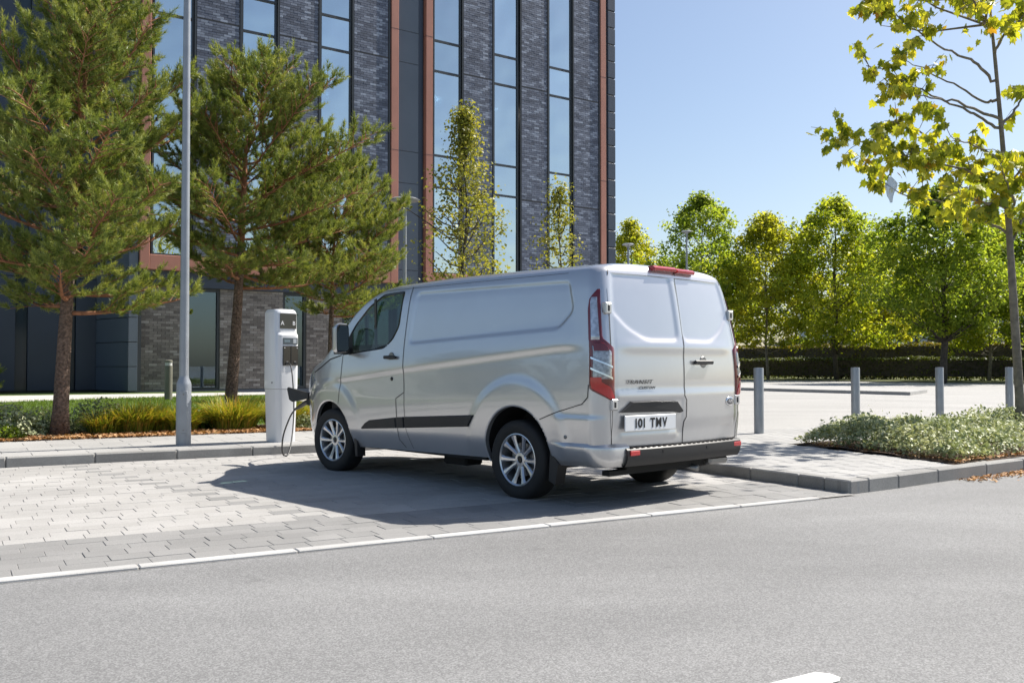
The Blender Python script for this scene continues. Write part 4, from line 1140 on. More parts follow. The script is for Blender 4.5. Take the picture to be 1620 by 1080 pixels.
ch = empty('charging_post', (-3.14, 12.93, .122), R(44))
tag(ch, 'white electric charging post with two black sockets on the left pavement', 'charging post')
def ring_body(mb, secs):
    """secs: list of (z, polygon)"""
    m = len(secs[0][1]); VV = []; FF = []
    for k, (z, P) in enumerate(secs):
        VV += [(x, y, z) for x, y in P]
        if k: FF += [((k-1)*m+i, (k-1)*m+(i+1) % m, k*m+(i+1) % m, k*m+i) for i in range(m)]
    FF.append(tuple(range(m))[::-1]); FF.append(tuple(range((len(secs)-1)*m, len(secs)*m))); mb.add(VV, FF)
def cpoly(w, f, b, c=.05): return rounded([(-w, f+c), (-w+c, f), (w-c, f), (w, f+c), (w, b), (-w, b)], .025, 2)
mb = MB(); ring_body(mb, [(0, cpoly(.15, -.155, .15)), (.70, cpoly(.168, -.172, .165)), (.712, cpoly(.170, -.174, .167))]); mb.build('lower_housing', M_cwhite, ch, True, 30)
mb = MB(); ring_body(mb, [(.716, cpoly(.172, -.176, .168)), (.75, cpoly(.174, -.178, .17)), (1.44, cpoly(.176, -.18, .172)), (1.475, cpoly(.174, -.150, .172)), (1.74, cpoly(.172, -.148, .17)), (1.775, cpoly(.160, -.130, .16)), (1.79, cpoly(.145, -.112, .145))]); mb.build('upper_housing', M_cwhite, ch, True, 30)
sc = MB().box(-.118, .132, -.156, -.146, 1.525, 1.735, bev=.004).build('screen', M_cblack, ch)
for t, x in (('A', -.083), ('B', .092)): link('screen_letter', text_mesh('screen_letter', t, .075, M_text, .0005, .001), sc, (x, -.1572, 1.60), (R(90), 0, 0))
dp = MB().box(-.088, .135, -.186, -.176, 1.315, 1.405, bev=.004).build('display', M_cgrey, ch)
MB().box(-.07, .015, -.188, -.185, 1.345, 1.375).build('display_readout', simple('lcd', (.16, .22, .25), .3), dp)
MB().box(.065, .115, -.188, -.185, 1.33, 1.39).build('card_reader', simple('reader', (.42, .45, .47), .4), dp)
mb = MB().box(-.09, .022, -.200, -.176, 1.03, 1.295, bev=.006).box(.026, .138, -.200, -.176, 1.03, 1.295, bev=.006); sk = mb.build('socket_doors', M_cblack, ch)
for x in (-.035, .085):
    MB().box(x-.018, x+.018, -.208, -.199, 1.045, 1.085, bev=.004).build('socket', M_ink, sk)
for x in (-.072, .118): MB().box(x-.006, x+.006, -.2025, -.199, 1.262, 1.274).build('indicator_light', M_text, sk)
MB().lathe([(0, .004), (.013, .004), (.015, 0)], 16).build('lock', M_steel, ch, loc=(-.174, -.05, .80), rot=(0, R(-90), 0))

pts = [(-2.99, 12.735, 1.18), (-2.95, 12.68, 1.12), (-2.905, 12.58, .926), (-2.862, 12.46, .637), (-2.83, 12.28, .357), (-2.81, 12.08, .15), (-2.81, 11.94, .045), (-2.825, 11.86, .028), (-2.842, 11.79, .06),
       (-2.835, 11.72, .15), (-2.80, 11.64, .30), (-2.72, 11.52, .462), (-2.637, 11.42, .59), (-2.53, 11.28, .66), (-2.46, 11.18, .70), (-2.40, 11.11, .72)]
def spline(P, n=6):
    P = [Vector(p) for p in P]; out = []
    for i in range(len(P)-1):
        p0, p1, p2, p3 = P[max(0, i-1)], P[i], P[i+1], P[min(len(P)-1, i+2)]
        for k in range(n):
            t = k/n; out.append(.5*((2*p1)+(p2-p0)*t+(2*p0-5*p1+4*p2-p3)*t*t+(3*p1-p0-3*p2+p3)*t**3))
    return out+[P[-1]]
cb = empty('charging_cable', pts[7]); tag(cb, 'black charging cable hanging from the charging post to the van nose', 'cable')
def rel(P, o): return [Vector(p)-Vector(o) for p in P]
MB().tube(rel(spline(pts), pts[7]), .0095, 8).build('lead', M_cable, cb, True)
MB().tube(rel([(-2.60, 11.36, .625), (-2.50, 11.24, .675), (-2.42, 11.13, .715), (-2.37, 11.075, .73)], pts[7]), [.014, .024, .028, .034], 12).build('plug', M_cable, cb, True, 40)

lp = empty('lamp_post', (-4.26, 12.32, .121)); tag(lp, 'tall grey steel lamp post with thick base sleeve at the kerb', 'lamp post')
MB().lathe([(0, 0), (.094, 0), (.094, .78), (.088, .81), (.062, .875), (.06, .90)], 32).build('base_sleeve', M_galv, lp, True, 30)
MB().lathe([(.060, .86), (.046, 5.0), (.038, 8.2), (0, 8.2)], 24).build('shaft', M_galv, lp, True, 40)
dr = MB().box(-.042, .042, -.098, -.086, .16, .70, bev=.004).build('access_door', M_galv, lp, rot=(0, 0, R(18)))
for z in (.20, .66): MB().lathe([(0, .004), (.009, .004), (.011, 0)], 12).build('door_screw', M_steel, dr, loc=(0, -.098, z), rot=(R(90), 0, 0))
MB().box(-.09, .5, -.09, .09, 8.2, 8.29, bev=.03).build('lantern', M_galv, lp)

BOL = [((3.762, 14.47), 'leftmost of the four grey steel bollards, just behind the van'), ((5.96, 16.47), 'second grey steel bollard from the van, behind the low planting'),
       ((8.11, 18.0), 'third grey steel bollard from the van, above the low planting'), ((10.14, 19.35), 'rightmost grey steel bollard, half hidden by the young plane tree')]
bpm = MB().lathe([(0, 0), (.074, 0), (.074, .985), (.070, .998), (0, 1.0)], 32).mesh('post', M_galv, True, 40)
brm = MB().lathe([(.078, .925), (.078, .935), (.0745, .937)], 32).mesh('cap_ring', M_galv, True, 40)
for (x, y), lab in BOL:
    b = empty('bollard', (x, y, .119)); tag(b, lab, 'bollard', 'steel bollards along the car park edge'); link('post', bpm, b)
bl = empty('bollard_light', (-7.9, 21.82, tz(4.27, 22.83)-.01)); tag(bl, 'olive grey bollard light with pale cap beside the path', 'bollard light')
MB().lathe([(0, 0), (.088, 0), (.088, .80), (0, .80)], 24).build('post', M_olive, bl, True, 40)
MB().lathe([(.080, .80), (.080, .875)], 24).build('lens', simple('light_lens', (.6, .6, .58), .3), bl, True)
MB().lathe([(.088, .875), (.088, .915), (.07, .93), (0, .935)], 24).build('cap', M_olive, bl, True, 40)

def disc_lamp(x, y, z0, top, lab, r=.055, dr_=.75):
    o = empty('disc_lamp_post', (x, y, z0)); tag(o, lab, 'street lamp', 'disc-headed street lamps')
    MB().lathe([(0, 0), (r*1.25, 0), (r, 1.2), (r*.9, top-z0-.1), (0, top-z0-.1)], 16).build('pole', M_galv, o, True, 40)
    MB().lathe([(0, 0), (.10, 0), (.12, .05), (dr_*.5, .10), (dr_*.52, .125), (dr_*.4, .17), (0, .20)], 28).build('lamp_head', M_galv, o, True, 40, loc=(0, 0, top-z0-.14))
disc_lamp(-2.95, 26.0, .11, 5.72, 'disc-headed lamp post in front of the grey cladding strip', .055, .8)
disc_lamp(10.16, 55.0, .11, 8.95, 'disc-headed lamp post rising between the trees right of the van roof', .06, .6)
disc_lamp(16.6, 75.0, .15, 8.8, 'small disc-headed lamp head showing beside the right van roof corner', .06, .8)
disc_lamp(5.9, 48.0, .11, 7.3, 'disc-headed lamp post just right of the building corner', .06, .6)

# far background: rubble bank and white warehouse
M_rub = varied('rubble', [(0, (.10, .095, .09)), (1, (.26, .25, .24))], .95, 'ISLAND', grain=(3, .2))
rr2 = random.Random(3); mb = MB()
for i in range(900):
    t = rr2.random(); x = 30+70*t; y = 112-22*t+rr2.uniform(-3, 3); h = 3.9*(1-abs(y-(112-22*t))/4.2)*rr2.uniform(.75, 1.0)
    s = rr2.uniform(.35, .9); M = Matrix.Translation((x, y, max(.2, h))) @ Euler((rr2.random()*6, rr2.random()*6, rr2.random()*6)).to_matrix().to_4x4()
    mb.box(-s, s, -s*.7, s*.7, -s*.6, s*.6, bev=s*.3, M=M)
tag(mb.build('rubble_bank', M_rub), 'long grey bank of rubble beyond the hedges', 'rubble', kind='stuff')
mb = MB().prism([(28, 116.5), (100, 93.5), (103, 84), (26, 106)], 2, 0, 2.6); tag(mb.build('embankment', M_earth), kind='structure')
wh = empty('white_warehouse', (62, 128, 0)); tag(wh, 'long low white warehouse far behind the trees on the right', 'building')
MB().box(-22, 40, -3, 12, 0, 9.2).build('wall', simple('white_cladding', (.62, .64, .66), .6), wh, rot=(0, 0, R(-15)))
MB().box(-22.3, 40.3, -3.3, 12.3, 9.21, 9.7).build('roof', simple('grey_roof', (.30, .32, .34), .6), wh, rot=(0, 0, R(-15)))
for k in range(9): MB().box(-20+k*6.4, -17.6+k*6.4, -3.08, -2.9, 5.6, 7.2).build('window', M_frame, wh, rot=(0, 0, R(-15)))
# ================================================================== VEGETATION
nr = np.random.default_rng(7)
def unit(a): return a/np.maximum(np.linalg.norm(a, axis=-1, keepdims=True), 1e-9)
M_bark_pine = simple('pine_bark', (.17, .115, .085), .95, noise=(26, .6), bump=(38, 1.0, .05))
M_bark_pine2 = simple('pine_bark_orange', (.30, .135, .07), .9, noise=(12, .35), bump=(26, .9, .02))
M_bark_grey = simple('grey_bark', (.20, .175, .14), .9, noise=(10, .35), bump=(30, .8, .012))
M_bark_dark = simple('dark_bark', (.075, .062, .048), .95, noise=(6, .4), bump=(20, .8, .02))
M_pine = leafy('pine_needles', [(0, (.065, .10, .028)), (.3, (.16, .215, .05)), (.6, (.28, .33, .085)), (.85, (.40, .42, .12)), (1, (.50, .46, .15))], .30, .45, tint=(1.2, 1.15, .5), patch=.9, attr=.6)
M_pine_y = leafy('pine_needles_yellow', [(0, (.07, .095, .02)), (.3, (.16, .185, .035)), (.6, (.28, .29, .06)), (.85, (.40, .37, .09)), (1, (.50, .38, .11))], .32, .45, tint=(1.2, 1.15, .5), patch=.9, attr=.6)
M_leaf_far = leafy('maple_leaves', [(0, (.14, .20, .022)), (.35, (.26, .33, .038)), (.7, (.40, .43, .055)), (1, (.54, .51, .08))], .64, .45, tint=(1.42, 1.38, .55), attr=.5)
M_leaf_far2 = leafy('maple_leaves_green', [(0, (.10, .165, .024)), (.4, (.20, .275, .04)), (.75, (.32, .385, .06)), (1, (.46, .48, .09))], .64, .45, tint=(1.42, 1.38, .6), attr=.5)
M_leaf_far3 = leafy('maple_leaves_yellow', [(0, (.18, .23, .025)), (.4, (.33, .37, .04)), (.75, (.46, .46, .06)), (1, (.60, .54, .09))], .64, .45, tint=(1.4, 1.32, .55), attr=.5)
M_leaf_birch = leafy('birch_leaves', [(0, (.12, .145, .03)), (.5, (.26, .28, .055)), (1, (.44, .40, .11))], .45, .45, attr=.4)
PL = [(0, (.15, .21, .03)), (.35, (.33, .39, .05)), (.7, (.50, .53, .08)), (.95, (.60, .57, .10)), (1, (.46, .26, .05))]
M_leaf_plane = leafy('plane_leaves', PL, .5, .42, 'OBJECT', tint=(1.35, 1.2, .35))
M_leaf_planei = leafy('plane_leaves_joined', PL, .5, .42, 'ISLAND', tint=(1.35, 1.2, .35))
M_hedge = leafy('hedge_leaves', [(0, (0.031, 0.049, 0.011)), (.6, (0.077, 0.105, 0.020)), (1, (0.168, 0.175, 0.028))], .3, .5, patch=.6)
M_hedge2 = leafy('hornbeam_leaves', [(0, (0.075, 0.083, 0.015)), (.6, (0.180, 0.173, 0.030)), (1, (0.315, 0.225, 0.045))], .35, .5, patch=.6)
M_ground = leafy('variegated_leaves', [(0, (.13, .17, .075)), (.35, (.28, .33, .15)), (.7, (.50, .52, .31)), (1, (.70, .70, .48))], .25, .5, tint=(1.1, 1.1, .7), patch=1.5)
M_grassy = leafy('tall_grass', [(0, (.10, .16, .02)), (.35, (.26, .31, .035)), (.7, (.44, .41, .07)), (1, (.46, .27, .07))], .4, .5, tint=(1.2, 1.1, .4))
M_turf = leafy('turf', [(0, (0.078, 0.156, 0.016)), (1, (0.208, 0.299, 0.039))], .35, .5)
M_litter = leafy('leaf_litter', [(0, (.18, .08, .03)), (.5, (.42, .21, .08)), (1, (.60, .40, .22))], .1, .7)

def rand_dirs(n): 
    v = nr.normal(size=(n, 3)); return unit(v)
def needles(shoots, per, length, width):
    """shoots: list of (pos, dir, len) -> (n,3,3) slim triangles"""
    P = np.array([s[0] for s in shoots]); D = unit(np.array([s[1] for s in shoots])); Ls = np.array([s[2] for s in shoots])
    n = len(P); P = np.repeat(P, per, 0); D = np.repeat(D, per, 0); Ls = np.repeat(Ls, per)
    t = nr.random(n*per)**.8
    a = unit(np.cross(D, rand_dirs(n*per)))
    th = R(28)+nr.random(n*per)*R(34); th = np.where(t > .9, th*.5, th)
    nd = unit(D*np.cos(th)[:, None]+a*np.sin(th)[:, None]+np.array([0, 0, .10]))
    base = P+D*(Ls*t)[:, None]; ln = length*(.7+.5*nr.random(n*per))
    side = unit(np.cross(nd, rand_dirs(n*per)))*width
    return np.stack([base-side, base+side, base+nd*ln[:, None]], 1), np.clip(np.repeat(nr.beta(1.6, 1.6, n), per)+(t-.5)*.35, 0, 1)

def pine(name, label, loc, H, zb, Rm, seed, r0=.15, mat=M_pine, nb=46, lean=(0, 0), asym=(0, 0), per=52, ndl=.072, nwd=.0042, dens=1.0):
    rg = random.Random(seed); root = empty(name, loc); tag(root, label, 'pine tree')
    ph = rg.random()*6
    def tp(z): t = z/H; return Vector((lean[0]*t+.05*math.sin(3*t+ph)*H/6, lean[1]*t+.05*math.cos(2.5*t+ph)*H/6, z))
    zs = [H*k/16 for k in range(17)]
    rad = [max(.012, r0*(1-z/H)**.85*(1.25 if z < .1 else 1)) for z in zs]
    lo = MB().tube([tp(z) for z in zs[:9]], rad[:9], 14); lo.build('trunk', M_bark_pine, root, True)
    up = MB().tube([tp(z) for z in zs[8:]], rad[8:], 12)
    shoots = []; br = up
    for k in range(nb):
        t = (k+.5)/nb; z = zb+(H*.985-zb)*t**.95; az = k*2.39996+rg.uniform(-.4, .4)
        prof = (1-t**2.0)**.85*(.66+.34*min(1, t*3)); ln = Rm*prof*rg.uniform(.78, 1.12)+.18
        dx, dy = math.cos(az), math.sin(az)
        ln *= 1+asym[0]*dx+asym[1]*dy
        el = R(-6+62*t**1.1+rg.uniform(-8, 8)); p = tp(z); P = [p]; n = 7; d = Vector((dx*math.cos(el), dy*math.cos(el), math.sin(el)))
        for q in range(n):
            d = (d+Vector((rg.uniform(-.13, .13), rg.uniform(-.13, .13), rg.uniform(-.06, .13)+.02))).normalized(); p = p+d*(ln/n); P.append(p)
        rb_ = max(.010, rad[min(16, int(z/H*16))]*.42)
        br.tube(P, [rb_*(1-.85*q/n) for q in range(n+1)], 6)
        # side twigs
        m = max(4, int(ln/.085*dens))
        for q in range(m):
            s = .14+.86*(q+rg.random())/m; f = s*n; i = min(n-1, int(f)); b = P[i].lerp(P[i+1], f-i); dd = (P[i+1]-P[i]).normalized()
            sd = dd.cross(Vector((0, 0, 1))).normalized()*(1 if q % 2 else -1)
            tl = (ln*.36*(1.08-s)+.16)*rg.uniform(.7, 1.25)
            td = (dd*rg.uniform(.35, .9)+sd*rg.uniform(.5, 1.0)+Vector((0, 0, rg.uniform(-.1, .65)))).normalized()
            e = b+td*tl; br.tube([b, b.lerp(e, .5)+Vector((0, 0, .02)), e], [.008, .006, .003], 4, cap=False)
            ns = max(1, int(tl/.11))
            for w in range(ns):
                u = (w+1)/ns; o = b.lerp(e, u); 
                jd = (td*.8+Vector((rg.uniform(-.7, .7), rg.uniform(-.7, .7), rg.uniform(-.05, .95)))).normalized()
                shoots.append((tuple(o), tuple(jd), rg.uniform(.10, .22)))
                if rg.random() < .55:
                    jd = (td*.5+Vector((rg.uniform(-1, 1), rg.uniform(-1, 1), rg.uniform(-.3, .8)))).normalized(); shoots.append((tuple(o), tuple(jd), rg.uniform(.08, .16)))
            shoots.append((tuple(e), tuple((td+Vector((0, 0, .5))).normalized()), rg.uniform(.14, .26)))
        for w in range(3): shoots.append((tuple(P[-1]), tuple((d+Vector((rg.uniform(-.5, .5), rg.uniform(-.5, .5), .45))).normalized()), rg.uniform(.16, .28)))
    for w in range(6): shoots.append((tuple(tp(H*.985)), (rg.uniform(-.5, .5), rg.uniform(-.5, .5), 1), .28))
    br.build('branches', M_bark_pine2, root, True)
    nd_, nt2 = needles(shoots, per, ndl, nwd); tag(link('crown', islands('crown', nd_, mat, nt2), root), kind='stuff')
    # cones
    cm = MB().lathe([(0, -.03), (.018, -.015), (.02, .005), (.01, .03), (0, .035)], 7); mb = MB()
    for s in rg.sample(shoots, min(60, len(shoots))):
        mb.add([Vector(v)*1.1+Vector(s[0]) for v in cm.V], cm.F)
    tag(mb.build('cones', M_bark_dark, root, True), kind='stuff')
    return root, len(shoots)

pine('pine_tree', 'large dense pine tree at the left edge of the planting bed', (-6.59, 13.95, .12), 6.75, 1.75, 2.0, 5, .118, M_pine, 56, (.28, .1), (.10, 0), 50, .080, .0048, 1.05)
pine('pine_tree', 'broad pine tree with visible cones behind the lamp post', (-5.12, 17.0, .14), 6.3, 2.35, 2.15, 21, .118, M_pine, 52, (.45, 0), (.22, 0), 48, .080, .0052, 1.0)
pine('pine_tree', 'small yellowish pine tree behind the charging post, beside the cab', (-3.62, 19.0, .14), 4.9, 1.95, 1.5, 33, .075, M_pine, 40, (.1, 0), (.15, 0), 44, .088, .006)
pine('pine_tree', 'knee-high dwarf pine at the far left by the dark wall', (-14.0, 24.6, tz(.4, 28)-.02), .85, .12, .55, 44, .03, M_pine, 14, (0, 0), (0, 0), 40, .08, .006)

# ---- broadleaved trees
def quads(P, Nn, size, asp=.75):
    n = len(P); a = unit(np.cross(Nn, rand_dirs(n))); b = np.cross(Nn, a); s = size[:, None]*.5
    fold = Nn*(size*.12)[:, None]
    return np.stack([P-a*s, P-b*s*asp+fold, P+a*s, P+b*s*asp+fold], 1)
def broad(name, label, loc, H, zb, Rm, seed, mat, bark, leaf=.19, nclump=150, per=70, r0=.14, group=None, squash=1.0, cr=.62, cat='tree', cone=0.0):
    rg = np.random.default_rng(seed); root = empty(name, loc); tag(root, label, cat, group)
    rr_ = random.Random(seed)
    zs = [H*.93*k/8 for k in range(9)]
    mb = MB().tube([(.06*H/8*math.sin(1.7*k+seed), .06*H/8*math.cos(1.3*k+seed), z) for k, z in enumerate(zs)], [max(.02, r0*(1-z/H)**.8) for z in zs], 10)
    tr = mb
    C = []
    lim = MB()
    for k in range(nclump):
        t = rg.random()**.85; z = zb+(H-zb)*t
        pr = Rm*(math.sin(math.pi*min(1, (.16+.84*t)))**.7)*(1.0 if t < .8 else 1.0)
        pr *= 1-cone*t
        az = rg.random()*6.283; q = pr*math.sqrt(rg.uniform(.10, 1.0))*(1+.22*math.sin(3*az+seed)+.16*math.sin(7*az+z*2)+.16*math.sin(2.1*z+seed*1.7))*(1.22 if rg.random() < .12 else 1)
        c = np.array([q*math.cos(az), q*math.sin(az)*squash, z]); C.append(c)
        if k % 3 == 0:
            zt = max(zb*.75, z-q*rr_.uniform(.4, .9)); lim.tube([(0, 0, zt), (c[0]*.5, c[1]*.5, (zt+z)/2-.1), tuple(c)], [max(.012, r0*.32*(1-zt/H)), .02, .008], 5, cap=False)
    C = np.array(C); per_k = np.maximum(12, (per*rg.uniform(.5, 1.5, len(C)))).astype(int)
    idx = np.repeat(np.arange(len(C)), per_k); n = len(idx)
    off = unit(rg.normal(size=(n, 3)))*(rg.random(n)**.55*cr)[:, None]*rg.uniform(.45, 1.3, len(C))[idx][:, None]; off[:, 2] *= .75
    Pp = C[idx]+off
    Nn = unit(unit(off)*.5+rg.normal(size=(n, 3))*.55+np.array([0, 0, .55]))
    tr.build('trunk', bark, root, True); lim.build('limbs', bark, root, True)
    sz = leaf*rg.uniform(.6, 1.25, n)
    tn = np.clip(rg.beta(1.5, 1.5, len(C))[idx]+rg.normal(size=n)*.08, 0, 1); tag(link('crown', islands('crown', quads(Pp, Nn, sz), mat, tn), root), kind='stuff')
    return root
PX = lambda px, D: (px-810)/1500*D
G = 'maple trees beyond the car park'
far = [  # px, D, top px y, crown half width px, label, material
    (1000, 76, 352, 42, 'small yellow maple tree just right of the building corner', M_leaf_far3, .10, 110),
    (1112, 70, 312, 74, 'green maple tree directly right of the van roof corner', M_leaf_far2, .15, 210),
    (1213, 68, 342, 66, 'pale slender-trunked maple tree second from the van', M_leaf_far3, .11, 190),
    (1322, 66, 316, 80, 'tall yellow-green maple tree in the middle of the row', M_leaf_far, .17, 240),
    (1400, 72, 372, 62, 'lower maple tree filling the gap behind the middle of the row', M_leaf_far3, .15, 170),
    (1494, 55, 300, 96, 'large dark-trunked maple tree behind the hedge on the right', M_leaf_far2, .22, 270),
    (1566, 62, 352, 60, 'thin maple tree between the dark trunk and the young plane tree', M_leaf_far, .12, 170),
    (1655, 58, 330, 80, 'maple tree cut off by the right edge of the picture', M_leaf_far2, .16, 190),
]
for i, (px, D, ty, hw, lab, mt, r0, nc) in enumerate(far):
    top = 1.152+(578-ty)/1500*D; zb_ = 1.152+(578-(505 if i != 5 else 470))/1500*D*1.0
    broad('maple_tree', lab, (PX(px, D), D, .14), top-.14, max(2.2, zb_-2.0), hw/1500*D*1.14, 100+i, mt, M_bark_dark if i in (3, 5, 4) else M_bark_grey, .23, int(nc*1.5), 62, r0, G, 1.0, .85)
# a further hazy row to close the gaps low down
for i, (px, D, ty, hw) in enumerate(((1060, 96, 420, 70), (1150, 99, 402, 75), (1260, 100, 408, 80), (1370, 96, 398, 80), (1450, 92, 410, 80), (1540, 90, 405, 80))):
    top = 1.152+(578-ty)/1500*D
    broad('maple_tree', ['leftmost', 'second', 'third', 'fourth', 'fifth', 'rightmost'][i]+' of the distant trees showing low between the maples', (PX(px, D), D, 0), top, 3.4, hw/1500*D*.9, 300+i, (M_leaf_far2, M_leaf_far)[i % 2], M_bark_dark, .30, 170, 60, .16, 'distant trees behind the maples', 1.0, .9)
# slender birches in front of the facade
for (px, D, ty, hw, lab, sd, nc) in ((735, 24.5, 178, 62, 'slender young birch with airy yellow-green leaves before the facade', 61, 190), (886, 27, 292, 38, 'small sparse birch sapling above the middle of the van roof', 62, 70)):
    top = 1.152+(578-ty)/1500*D
    broad('birch_tree', lab, (PX(px, D), D, .1), top, 2.3, hw/1500*D*1.55, sd, M_leaf_birch, M_bark_dark, .095, int(nc*1.3), 26, .05, 'young birches by the facade', 1.0, .46, cone=.85)

# ---- young plane tree on the right, near: big lobed leaves
pt = empty('plane_tree', (7.20, 13.45, .125)); tag(pt, 'young plane tree with large yellow-green lobed leaves at the right edge', 'tree')
DT = 13.45
def rp(px, py, dy=0.0):      # position relative to the tree foot, read off at the tree's own distance
    D = DT+dy; return Vector(((px-810)/1500*D-7.14, dy, 1.152+(578-py)/1500*D-.125))
tk = [rp(1609, 692), rp(1604, 600), rp(1598, 480), rp(1594, 400), rp(1590, 320), rp(1583, 215), rp(1574, 95), rp(1566, 0), rp(1563, -80), rp(1560, -190)]
tk[0].z = 0
MB().tube(spline(tk, 4), [0.089, 0.081, 0.076, 0.062, 0.060, 0.059, 0.057, 0.056, 0.055, 0.052, 0.051, 0.048, 0.047, 0.046, 0.044, 0.043, 0.041, 0.039, 0.038, 0.035, 0.033, 0.031, 0.029, 0.026, 0.026, 0.023, 0.020, 0.018, 0.018, 0.015, 0.012, 0.011, 0.010, 0.008, 0.007, 0.005, 0.004], 14).build('trunk', M_bark_grey, pt, True)
brs = [ # polyline in picture columns/rows at the tree, depth drift of the tip, leaves, where they begin
    ([(1571, 129), (1545, 100), (1513, 84), (1460, 54), (1412, 18), (1385, -10)], -.7, 95, .55),
    ([(1577, 204), (1545, 180), (1513, 166), (1443, 135), (1405, 112), (1368, 100)], .5, 95, .50),
    ([(1576, 186), (1513, 160), (1470, 152), (1420, 145)], -.4, 26, .6),
    ([(1571, 155), (1553, 156), (1507, 130), (1460, 105), (1425, 88)], .8, 30, .55),
    ([(1587, 315), (1560, 285), (1513, 263), (1447, 250), (1383, 228), (1330, 212)], -.5, 190, .30),
    ([(1588, 335), (1550, 290), (1500, 240), (1450, 205), (1410, 190)], .6, 140, .28),
    ([(1592, 372), (1540, 340), (1480, 318), (1420, 305), (1370, 262)], .9, 130, .28),
    ([(1585, 250), (1560, 240), (1530, 225), (1500, 215)], -.9, 34, .3),
    ([(1570, 80), (1590, 50), (1620, 20), (1650, -10)], -.5, 34, .3),
    ([(1580, 200), (1605, 170), (1622, 145), (1650, 120)], .5, 36, .3),
    ([(1588, 300), (1610, 270), (1640, 240), (1680, 220)], -.4, 80, .15),
    ([(1593, 390), (1612, 350), (1640, 310), (1680, 290)], .6, 46, .25),
    ([(1566, 10), (1530, -15), (1500, -40)], .4, 40, .1),
    ([(1568, 30), (1545, 15), (1520, 8)], -.8, 30, .1),
    ([(1590, 330), (1560, 320), (1530, 310), (1510, 300)], -1.3, 70, .15),
    ([(1590, 340), (1600, 320), (1590, 290), (1580, 260)], -.8, 60, .15),
]
rg = random.Random(77); lm = MB(); leaf_at = []
for pl_, dy, nl_, s0 in brs:
    n = len(pl_); P = spline([rp(x, y, dy*k/(n-1)) for k, (x, y) in enumerate(pl_)], 5)
    P[0] = min(spline(tk, 8), key=lambda q: abs(q.z-P[0].z)).copy()
    P = [p+Vector((0, rg.uniform(-.03, .03), rg.uniform(-.02, .02))) if i else p for i, p in enumerate(P)]
    lm.tube(P, [max(.003, .020*(1-i/len(P))+.003) for i in range(len(P))], 6)
    tw = []
    for q in range(max(4, nl_//5)):
        s = s0+(1-s0)*rg.random(); b = P[min(len(P)-1, int(s*len(P)))]
        e = b+Vector((rg.uniform(-.34, .22), rg.uniform(-.4, .4), rg.uniform(-.22, .36))); lm.tube([b, b.lerp(e, .5)+Vector((0, 0, .03)), e], [.006, .005, .003], 4, cap=False); tw.append((b, e))
    for q in range(int(nl_*2.1)):
        b, e = rg.choice(tw); o = b.lerp(e, rg.uniform(.3, 1.05)); leaf_at.append(o+Vector((rg.uniform(-.06, .06), rg.uniform(-.06, .06), rg.uniform(-.09, .03))))
for z in (5.9, 6.3, 6.7, 7.1):     # crown above the picture, for its shade on the island
    for q in range(5):
        az = rg.random()*6.28; b = Vector((-.43, 0, z)); e = b+Vector((math.cos(az)*1.7, math.sin(az)*1.7, .5)); lm.tube([b, b.lerp(e, .5)-Vector((0, 0, .1)), e], [.02, .012, .005], 5)
        for k in range(24): leaf_at.append(b.lerp(e, rg.uniform(.3, 1.1))+Vector((rg.uniform(-.35, .35), rg.uniform(-.35, .35), rg.uniform(-.3, .3))))
lm.build('branches', M_bark_grey, pt, True)
LOBE = [(0, 0), (.16, -.08), (.40, -.12), (.34, .08), (.56, .26), (.36, .34), (.40, .62), (.18, .58), (0, .98), (-.18, .58), (-.40, .62), (-.36, .34), (-.56, .26), (-.34, .08), (-.40, -.12), (-.16, -.08)]
leaf_ms = []
for v in range(5):
    rv = random.Random(v); VV = [(0, .25, .0)]+[(x*(1+rv.uniform(-.12, .12)), y*(1+rv.uniform(-.08, .08)), -.18*abs(x)**1.3*(1+v*.2)-.10*y*y*(v-1)*.4) for x, y in LOBE]
    m = len(LOBE); leaf_ms.append((VV, [(0, 1+i, 1+(i+1) % m) for i in range(m)]))
crown = empty('crown', (0, 0, 0), 0, pt)
lmesh = [mk('leaf', VV, FF, M_leaf_plane) for VV, FF in leaf_ms]
cand = []
for o in leaf_at:
    s = rg.uniform(.085, .155); e = Euler((R(rg.uniform(-115, -25)), R(rg.uniform(-50, 50)), rg.uniform(0, 6.283)))
    cand.append((o, s, e))
def inpic(o): w = Vector((7.20, 13.45, .125))+o; return in_frame(w, -.002)
order = sorted(range(len(cand)), key=lambda i: (not inpic(cand[i][0]), -cand[i][1]))
mb = MB()
for r_, i in enumerate(order):
    o, s, e = cand[i]
    if r_ < 295:
        ob = link('leaf', lmesh[i % 5], crown, o, e); ob.scale = (s, s, s)
    else:
        M = Matrix.Translation(o) @ e.to_matrix().to_4x4() @ Matrix.Scale(s, 4); VV, FF = leaf_ms[i % 5]; mb.add([M @ Vector(v) for v in VV], FF)
tag(mb.build('leaves', M_leaf_planei, crown), kind='stuff')
